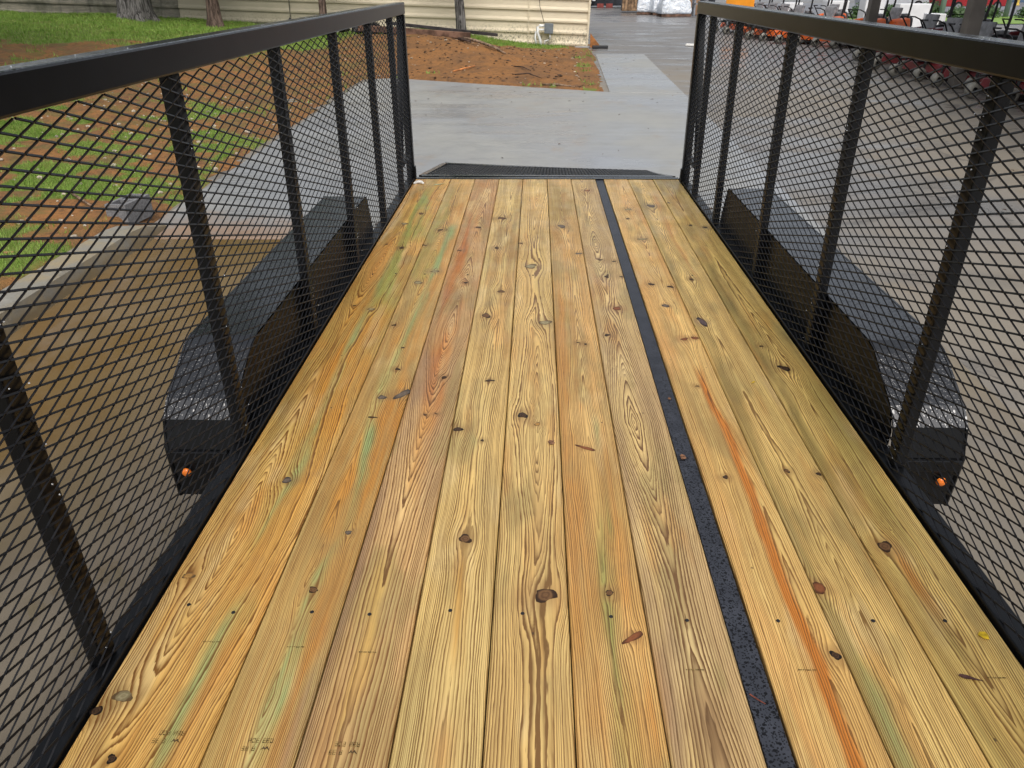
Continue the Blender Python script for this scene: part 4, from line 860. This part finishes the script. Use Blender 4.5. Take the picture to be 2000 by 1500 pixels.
# ------------------------------------------------------------------ yard at the back right
WRAP = None
def wrap_mat():
    g = G('white_plastic_wrap'); x, y, z = g.xyz('Object'); a = g.noise(g.vec(x, y, z), 3.5, 5.0, 0.65, 1.5)
    g.set(g.mix(a.ss(0.35, 0.65), (.86, .88, .90), (.66, .72, .80)), .4, .5); g.bump(a, .9, .15); return g.mat
WRAP = wrap_mat()
def bundle(x, y, sx, sy, h, rz, label):
    b = empty('wrapped_pallet', (x, y, GZ), rz); tag(b, label, 'pallet load', 'wrapped pallets in the back yard')
    bm = bmesh.new(); bmesh.ops.create_cube(bm, size=1); bmesh.ops.subdivide_edges(bm, edges=bm.edges, cuts=9, use_grid_fill=True)
    for v in bm.verts:
        p = v.co; k = 1 - .22 * max(0, p.z + .2) ; q = float(fbm(np.array([p.x * 4 + x]), np.array([p.y * 4 + p.z * 3.3]), 5, 1.5, 3)[0]) - .5
        v.co = Vector((p.x * sx * k * (1 + q * .22), p.y * sy * k * (1 + q * .22), (p.z + .5) * h * (1 - .25 * (p.x * p.x + p.y * p.y) * (p.z > .3)) + .14 + q * .08 * (p.z > -.3)))
    me = bpy.data.meshes.new('wrapped_load'); bm.to_mesh(me); bm.free()
    for p_ in me.polygons: p_.use_smooth = True
    obj('wrapped_load', me, WRAP, b)
    for k in range(3): MB().box(-sx / 2, sx / 2, -sy / 2 + k * (sy / 2 - .06), -sy / 2 + k * (sy / 2 - .06) + .12, 0, .13).build('pallet_runner', TIM, b)
    return b
bundle(8.0, 49.9, 1.75, 1.3, .95, .1, 'white plastic wrapped pallet load, the rightmost and whitest in the back yard')
bundle(6.6, 53.0, .8, 1.2, 1.05, -.1, 'bluish wrapped pallet load at the left end of the row')
bundle(7.25, 52.3, .7, 1.2, 1.0, .2, 'wrapped pallet load squeezed between the bluish and the white one')
cr = empty('wood_crate', (6.15, 56.5, GZ)); tag(cr, 'tall brown slatted wood crate left of the wrapped pallets', 'crate')
CW = simple('crate_wood', (.30, .19, .11), .75, .2, .3, 4)
for k in range(6): MB().box(-.6 + k * .2, -.44 + k * .2, -.5, -.47, .1, 1.6).build('slat', CW, cr)
for zz in (.1, .8, 1.5): MB().box(-.62, .62, -.466, -.42, zz, zz + .12).build('rail', CW, cr)
MB().box(-.58, .58, -.41, .5, .08, 1.55).build('load', simple('dark_load', (.05, .04, .035), .7), cr)
cb = MB().box(9.15, 9.75, 51.5, 52.2, GZ, GZ + 1.7).build('cardboard_box', simple('cardboard', (.36, .21, .12), .8, .2, .1, 3), bevel=.02); tag(cb, 'tall tan cardboard carton behind the white wrapped pallet', 'box')
rk = empty('metal_rack', (9.55, 50.3, GZ)); tag(rk, 'grey metal rack standing right of the white wrapped pallet', 'rack')
GMT = simple('grey_metal', (.22, .23, .25), .45, .5, .2, 5)
for xx in (-.35, .35):
    for yy in (-.3, .3): MB().box(xx - .05, xx + .05, yy - .05, yy + .05, 0, 1.7).build('upright', GMT, rk)
for zz in (.6, 1.2): MB().box(-.4, .4, -.35, .35, zz, zz + .07).build('shelf', GMT, rk)
ct = empty('dark_container', (8.2, 66, GZ)); tag(ct, 'long dark blue-black container at the back of the yard', 'container')
DK = simple('navy_paint', (.018, .021, .028), .5, .4, .25, 3)
MB().box(-4.6, 5.5, 0, 2.4, .12, 2.6).build('body', DK, ct)
for k in range(34): MB().box(-4.5 + k * .295, -4.36 + k * .295, -.035, -.001, .2, 2.5).build('rib', DK, ct)
for xx in (-3.6, -2.9): MB().box(xx, xx + .5, -.3, -.05, 0, .28).build('red_skid', simple('red_skid_paint', (.22, .04, .03), .6), ct)
vn = empty('white_truck', (2.55, 66.5, GZ)); tag(vn, 'white truck with white hubs partly behind the building corner', 'truck')
CWH = simple('white_paint', (.75, .75, .75), .3, .5, .04, 3); GLS = simple('dark_glass', (.02, .025, .03), .08, .5, .1, 2)
MB().add([(-2.6, -.9, .45), (1.9, -.9, .45), (1.9, -.9, 1.0), (.9, -.9, 1.1), (.2, -.9, 1.8), (-2.6, -.9, 1.8), (-2.6, .9, .45), (1.9, .9, .45), (1.9, .9, 1.0), (.9, .9, 1.1), (.2, .9, 1.8), (-2.6, .9, 1.8)],
         [(0, 1, 2, 3, 4, 5), (11, 10, 9, 8, 7, 6), (0, 6, 7, 1), (1, 7, 8, 2), (2, 8, 9, 3), (3, 9, 10, 4), (4, 10, 11, 5), (5, 11, 6, 0)]).build('body', CWH, vn, bevel=.05)
for wx in (-1.6, 1.35):
    for sy in (-.86, .86):
        o = MB().lathe([(.22, -.1), (.33, -.1), (.36, -.05), (.36, .05), (.33, .1), (.22, .1)], (wx, sy, .36), 'Y', 18).build('wheel', RUBBER, vn, smooth=True); MB().lathe([(.0, -.09), (.23, -.09), (.24, .06)], (wx, sy, .36), 'Y', 16).build('hub', CWH, o)
MB().box(-.6, .15, -.925, -.903, 1.15, 1.6).build('window', GLS, vn)
o = MB().add([(4.86, 27.6, GZ), (5.42, 27.3, GZ), (5.48, 27.52, GZ), (4.92, 27.86, GZ), (4.87, 27.62, GZ + .05), (5.41, 27.34, GZ + .05), (5.46, 27.5, GZ + .05), (4.93, 27.82, GZ + .05)], [(4, 5, 6, 7), (0, 1, 5, 4), (1, 2, 6, 5), (2, 3, 7, 6), (3, 0, 4, 7)]).build('puddle_highlight', WHT, bevel=.01); tag(o, 'white sheet put in for a puddle highlight on the lot beside the right side end', 'sheet')  # solid white sheet stands in for the bright highlight on a puddle

# ------------------------------------------------------------------ mowers under the canopy at right
def mower(kind):
    t = empty('ride_on_mower'); body = {'orange': simple('mower_orange', (.62, .105, .012), .35, .5, .12, 4), 'red': simple('mower_red', (.17, .014, .018), .3, .5, .12, 4)}[kind]
    blk = simple('mower_black_' + kind, (.016, .016, .018), .5, .4, .3, 10); gry = simple('mower_grey_' + kind, (.26, .26, .27), .45, .5, .15, 8); wht = simple('mower_rim_' + kind, (.22, .21, .18), .45, .4, .1, 6)
    MB().add([(-.62, -1.05, .16), (.62, -1.05, .16), (.70, -.55, .16), (.66, .0, .16), (-.66, .0, .16), (-.70, -.55, .16), (-.58, -1.0, .34), (.58, -1.0, .34), (.64, -.55, .36), (.6, -.04, .34), (-.6, -.04, .34), (-.64, -.55, .36)],
             [(6, 7, 8, 9, 10, 11), (0, 1, 7, 6), (1, 2, 8, 7), (2, 3, 9, 8), (3, 4, 10, 9), (4, 5, 11, 10), (5, 0, 6, 11)]).build('deck', body, t, bevel=.03)
    MB().box(-.28, .28, -1.15, .55, .36, .46).build('frame', blk, t, bevel=.02)
    for sg in (-1, 1):
        MB().add([(sg * .20, -.15, .46), (sg * .52, -.10, .46), (sg * .52, .60, .46), (sg * .20, .60, .46), (sg * .22, -.02, .80), (sg * .47, .0, .76), (sg * .49, .55, .82), (sg * .22, .57, .84)], [(0, 1, 2, 3), (4, 5, 6, 7), (0, 1, 5, 4), (1, 2, 6, 5), (2, 3, 7, 6), (3, 0, 4, 7)]).build('fuel_tank', body, t, bevel=.05)
        o = MB().lathe([(.15, -.13), (.26, -.14), (.29, -.09), (.29, .09), (.26, .14), (.15, .13)], (sg * .66, .42, .29), 'X', 18).build('rear_tyre', RUBBER, t, smooth=True)
        MB().lathe([(.0, .09 * sg), (.10, .10 * sg), (.155, .12 * sg)], (sg * .66, .42, .29), 'X', 14).build('rim', wht, o)
        o = MB().lathe([(.06, -.06), (.13, -.06), (.14, 0), (.13, .06), (.06, .06)], (sg * .42, -1.35, .14), 'X', 14).build('caster_tyre', wht, t, smooth=True)
        MB().tube([(sg * .42, -1.30, .14), (sg * .42, -1.25, .40), (sg * .25, -1.05, .42)], .03, 6).build('caster_fork', blk, t)
        MB().tube([(sg * .30, -.05, .75), (sg * .32, -.25, 1.02), (sg * .26, -.38, 1.08), (sg * .08, -.38, 1.08)], .018, 6).build('control_lever', blk, t)
        MB().tube([(sg * .36, .50, .5), (sg * .36, .58, 1.2), (sg * .33, .62, 1.72)], .03, 7).build('rollbar_post', blk, t)
    MB().tube([(-.33, .62, 1.70), (-.27, .62, 1.78), (.27, .62, 1.78), (.33, .62, 1.70)], .03, 7).build('rollbar_top', blk, t)
    MB().add([(-.25, -.15, .60), (.25, -.15, .60), (.25, .30, .60), (-.25, .30, .60), (-.22, -.15, .72), (.22, -.15, .72), (.22, .28, .70), (-.22, .28, .70)], [(0, 1, 2, 3), (4, 5, 6, 7), (0, 1, 5, 4), (1, 2, 6, 5), (2, 3, 7, 6), (3, 0, 4, 7)]).build('seat', blk, t, bevel=.03)
    MB().add([(-.22, .24, .68), (.22, .24, .68), (.24, .36, 1.12), (-.24, .36, 1.12), (-.22, .33, .68), (.22, .33, .68), (.22, .44, 1.12), (-.22, .44, 1.12)], [(0, 1, 2, 3), (4, 5, 6, 7), (0, 1, 5, 4), (1, 2, 6, 5), (2, 3, 7, 6), (3, 0, 4, 7)]).build('backrest', gry, t, bevel=.03)
    MB().lathe([(.24, .46), (.26, .6), (.24, .8), (.17, .86), (.0, .87)], (0, .78, 0), 'Z', 14).build('engine', blk, t)
    MB().lathe([(.14, .87), (.14, .93), (.0, .95)], (0, .78, 0), 'Z', 12).build('fan_cover', gry, t)
    MB().box(-.30, .30, -1.0, -.45, .462, .49).build('footplate', gry, t)
    return t
pO, pR = mower('orange'), mower('red')
SO = [(8.2, 35.2, 1.25), (8.3, 33.6, 1.2), (8.35, 32.1, 1.15), (8.45, 30.6, 1.2), (9.0, 28.9, 1.1), (9.75, 27.3, 1.15)]
SR = [(9.35, 22.3, 1.3), (8.95, 20.2, 1.2), (8.75, 18.4, 1.35), (8.85, 16.8, 1.2), (8.75, 15.1, 1.25), (8.9, 13.4, 1.2)]
on = ['farthest', 'second farthest', 'third farthest', 'third nearest', 'second nearest', 'nearest']
for k, (x, y, a) in enumerate(SO):
    o = pO if k == 0 else copy_tree(pO); o.location = (x + .6, y, GZ - .02); o.rotation_euler = (0, 0, -a)
    tag(o, '%s orange ride-on mower in the row beyond the right side' % on[k], 'mower', 'orange mowers in a row')
for k, (x, y, a) in enumerate(SR):
    o = pR if k == 0 else copy_tree(pR); o.location = (x + .6, y, GZ - .02); o.rotation_euler = (0, 0, -a)
    tag(o, '%s dark red ride-on mower under the canopy at right' % on[k], 'mower', 'red mowers under the canopy')
# second file of black machines behind them
for k, (x, y, a) in enumerate([(11.6, 20.5, 1.2), (11.4, 17.2, 1.3), (11.8, 23.6, 1.2), (11.2, 27.5, 1.2), (10.6, 31.5, 1.1)]):
    o = copy_tree(pR if k < 3 else pO); o.location = (x, y, GZ - .02); o.rotation_euler = (0, 0, -a)
    tag(o, ['dark red mower in the back row behind the middle red mowers', 'dark red mower in the back row nearest the thick post', 'dark red mower in the back row farthest along', 'orange mower in the back row behind the nearest orange mower', 'orange mower in the back row, farther one'][k], 'mower', 'mowers in the back row')
# canopy on steel posts
cp = empty('canopy', (8.38, 16.56, GZ)); tag(cp, 'open canopy on thick grey-brown posts over the mowers', 'canopy')
PT = simple('post_paint', (.135, .12, .105), .55, .4, .15, 2)
for k, (dx, dy) in enumerate([(-1.2, -8), (0, 0), (1.2, 8), (7.2, -8), (8.4, 0), (9.6, 8)]):
    o = MB().box(dx - .13, dx + .13, dy - .13, dy + .13, 0, 4.2).build('post', PT, cp, bevel=.01); o.rotation_euler = (0, 0, 0)
MB().add([(-1.9, -10, 4.2), (9.6, -10, 4.7), (11.2, 9, 4.7), (1.0, 9, 4.2), (-1.9, -10, 4.3), (9.6, -10, 4.8), (11.2, 9, 4.8), (1.0, 9, 4.3)], [(0, 1, 2, 3), (4, 5, 6, 7), (0, 1, 5, 4), (1, 2, 6, 5), (2, 3, 7, 6), (3, 0, 4, 7)]).build('roof', PT, cp)
# cartons, sign and covered machine seen above the right rail
sg_ = empty('orange_sign', (8.1, 33.5, GZ)); tag(sg_, 'orange panel with white marks above the far end of the right rail', 'sign')
MB().box(-.75, .35, 0, .05, .55, 1.35).build('panel', simple('sign_orange', (.80, .30, .02), .4, .4, .08, 2), sg_, bevel=.01)
for k, (a, b) in enumerate([(-.42, -.34), (-.30, -.22), (-.18, -.10), (-.06, 0)]): MB().box(a, b, -.012, -.003, .74, .74 + (.28, .20, .28, .2)[k]).build('white_mark', CWH, sg_)
for xx in (-.6, .2): MB().box(xx - .03, xx + .03, .06, .11, 0, 1.3).build('leg', GMT, sg_)
for k, (x, y, wd, h) in enumerate([(12.6, 36.0, .9, 1.1), (13.9, 35.4, .8, 1.3), (15.4, 35.0, 1.3, 1.0), (11.2, 37.5, .8, 1.0), (14.3, 30.5, .5, .8)]):
    o = MB().box(x - wd / 2, x + wd / 2, y, y + .7, GZ, GZ + h).build('white_carton', CWH, bevel=.02); tag(o, ['tall white carton second from the left above the right rail', 'tall narrow white carton in the middle above the right rail', 'widest white carton above the right rail', 'leftmost white carton above the right rail', 'smallest white carton beside the thin canopy post'][k], 'carton', 'white cartons behind the mowers')
o = MB().add([(12.6, 19.6, .25), (15.6, 20.4, .25), (15.4, 22.3, .25), (12.4, 21.5, .25), (13.2, 20.1, .52), (15.0, 20.6, .52), (14.9, 21.8, .52), (13.1, 21.3, .52)], [(4, 5, 6, 7), (0, 1, 5, 4), (1, 2, 6, 5), (2, 3, 7, 6), (3, 0, 4, 7), (0, 3, 2, 1)])
cv = empty('covered_cart', (14, 21, GZ)); tag(cv, 'utility cart with a white roof at the far right edge', 'cart')
c2 = o.build('roof', CWH, None, bevel=.03); c2.parent = cv; c2.location = (-14, -21, .65)
for xx, yy in ((-1.0, -.6), (1.2, -.3), (-1.0, .3), (1.1, .9)): MB().box(xx - .03, xx + .03, yy - .03, yy + .03, .3, .92).build('roof_post', GMT, cv)
MB().box(-1.2, 1.3, -.8, 1.0, .2, .55).build('body', simple('cart_body', (.10, .12, .13), .5), cv, bevel=.05)
for xx, yy in ((-.8, -.75), (.9, -.75), (-.8, .95), (.9, .95)): MB().lathe([(.0, -.08), (.22, -.08), (.24, 0), (.22, .08), (.0, .08)], (xx, yy, .24), 'Y', 14).build('wheel', RUBBER, cv)

# street side far beyond the canopy
sheet('verge', [(13, 40), (46, 40), (48, 47), (13.5, 48)], GZ + .01, GRASS)
sheet('street', [(8, 49), (80, 48), (80, 75), (8, 75)], GZ - .005, simple('street_asphalt', (.17, .17, .18), .5, .5, .15, .5))
HED = leaf_green('hedge_leaves', (.020, .045, .012), (.05, .095, .025))
for k in range(13):
    x = 17.5 + k * 1.75; y = 46.2 + .4 * math.sin(k * 2.1); P_, F_ = [], []; random.seed(300 + k); h = random.uniform(.55, .9)
    b = empty('hedge_bush', (x, y, GZ)); tag(b, 'rounded dark green bush in the street hedge, %s from the left' % ['first', 'second', 'third', 'fourth', 'fifth', 'sixth', 'seventh', 'eighth', 'ninth', 'tenth', 'eleventh', 'twelfth', 'thirteenth'][k], 'bush', 'hedge bushes along the street')
    for j in range(420):
        d = Vector((random.gauss(0, 1), random.gauss(0, 1), random.gauss(0, 1))).normalized() * random.uniform(.6, 1.05); p = Vector((d.x * .75, d.y * .7, abs(d.z) * h)); s_ = .06
        a = Vector((random.gauss(0, 1), random.gauss(0, 1), random.gauss(0, 1))).normalized(); b_ = a.orthogonal().normalized(); i0 = len(P_)
        P_ += [p - a * s_, p + b_ * s_, p + a * s_, p - b_ * s_]; F_.append((i0, i0 + 1, i0 + 2, i0 + 3))
    MB().add(P_, F_).build('foliage', HED, b); MB().blob((0, 0, h * .45), .55, .5, h * .45, .1, 1).build('core', HED, b)
    MB().tube([(0, 0, -.05), (0, 0, .3)], .04, 6).build('stem', BK2, b)
def car(x, y, rz, paint, label):
    c = empty('parked_car', (x, y, GZ), rz); tag(c, label, 'car', 'cars on the street')
    pr = [(-2.15, .35), (-2.2, .72), (-1.75, .92), (-1.2, 1.40), (.35, 1.42), (1.05, .95), (2.0, .80), (2.15, .55), (2.12, .32)]; n_ = len(pr); vs = [(a, -.85 + .12 * max(0, b - .9), b) for a, b in pr] + [(a, .85 - .12 * max(0, b - .9), b) for a, b in pr]
    MB().add(vs, [tuple(range(n_)), tuple(range(2 * n_ - 1, n_ - 1, -1))] + [(k, (k + 1) % n_, n_ + (k + 1) % n_, n_ + k) for k in range(n_)]).build('body', paint, c, bevel=.04)
    for sy in (-.86, .86):
        MB().add([(-1.3, sy, .95), (-1.0, sy * .96, 1.32), (.25, sy * .96, 1.34), (.8, sy, .97)], [(0, 1, 2, 3)]).build('window', GLS, c)
        for wx in (-1.35, 1.35):
            o = MB().lathe([(.20, -.09), (.30, -.09), (.32, 0), (.30, .09), (.20, .09)], (wx, sy * .93, .32), 'Y', 16).build('wheel', RUBBER, c); MB().lathe([(.0, .07 * (1 if sy > 0 else -1)), (.2, .07 * (1 if sy > 0 else -1))], (wx, sy * .95, .32), 'Y', 12).build('rim', RIM, o)
    MB().box(2.08, 2.16, -.7, -.4, .55, .68).build('headlight', CWH, c); MB().box(2.08, 2.16, .4, .7, .55, .68).build('headlight', CWH, c)
car(27.0, 54.0, .2, simple('car_red', (.30, .02, .025), .25, .5, .05, 2), 'dark red car on the street between the canopy posts')
car(23.5, 57.0, 0, simple('car_silver', (.45, .46, .48), .25, .5, .05, 2), 'silver car on the street left of the red car')
PB_ = simple('pole_paint', (.26, .31, .36), .45, .5, .1, 2)
for k, (x, y) in enumerate([(21.3, 45.2), (25.6, 46.9)]):
    o = MB().tube([(x, y, GZ - .1), (x, y, 5)], [.14, .10], 10).build('lamp_pole', PB_, smooth=True); tag(o, ['blue-grey pole standing left of the thick canopy post', 'blue-grey pole standing right of the thick canopy post'][k], 'pole', 'poles at the street')
bw = empty('blue_building', (44, 74, GZ)); tag(bw, 'low dark blue wall with a red upright across the street', 'building')
MB().box(-14, 12, 0, 4, 0, 3.2).build('wall', simple('blue_wall', (.06, .10, .16), .6, .3, .2, 1), bw); MB().box(-1.2, -.5, -.1, -.01, 0, 3.0).build('red_upright', simple('red_trim', (.35, .03, .03), .5), bw)
o = MB().lathe([(.0, .0), (.16, .0), (.16, .08), (.11, .1), (.11, .55), (.14, .58), (.10, .68), (.0, .74)], (37.0, 66.5, GZ), 'Z', 12).build('fire_hydrant', simple('hydrant_yellow', (.60, .42, .08), .5)); tag(o, 'yellow fire hydrant across the street', 'hydrant')
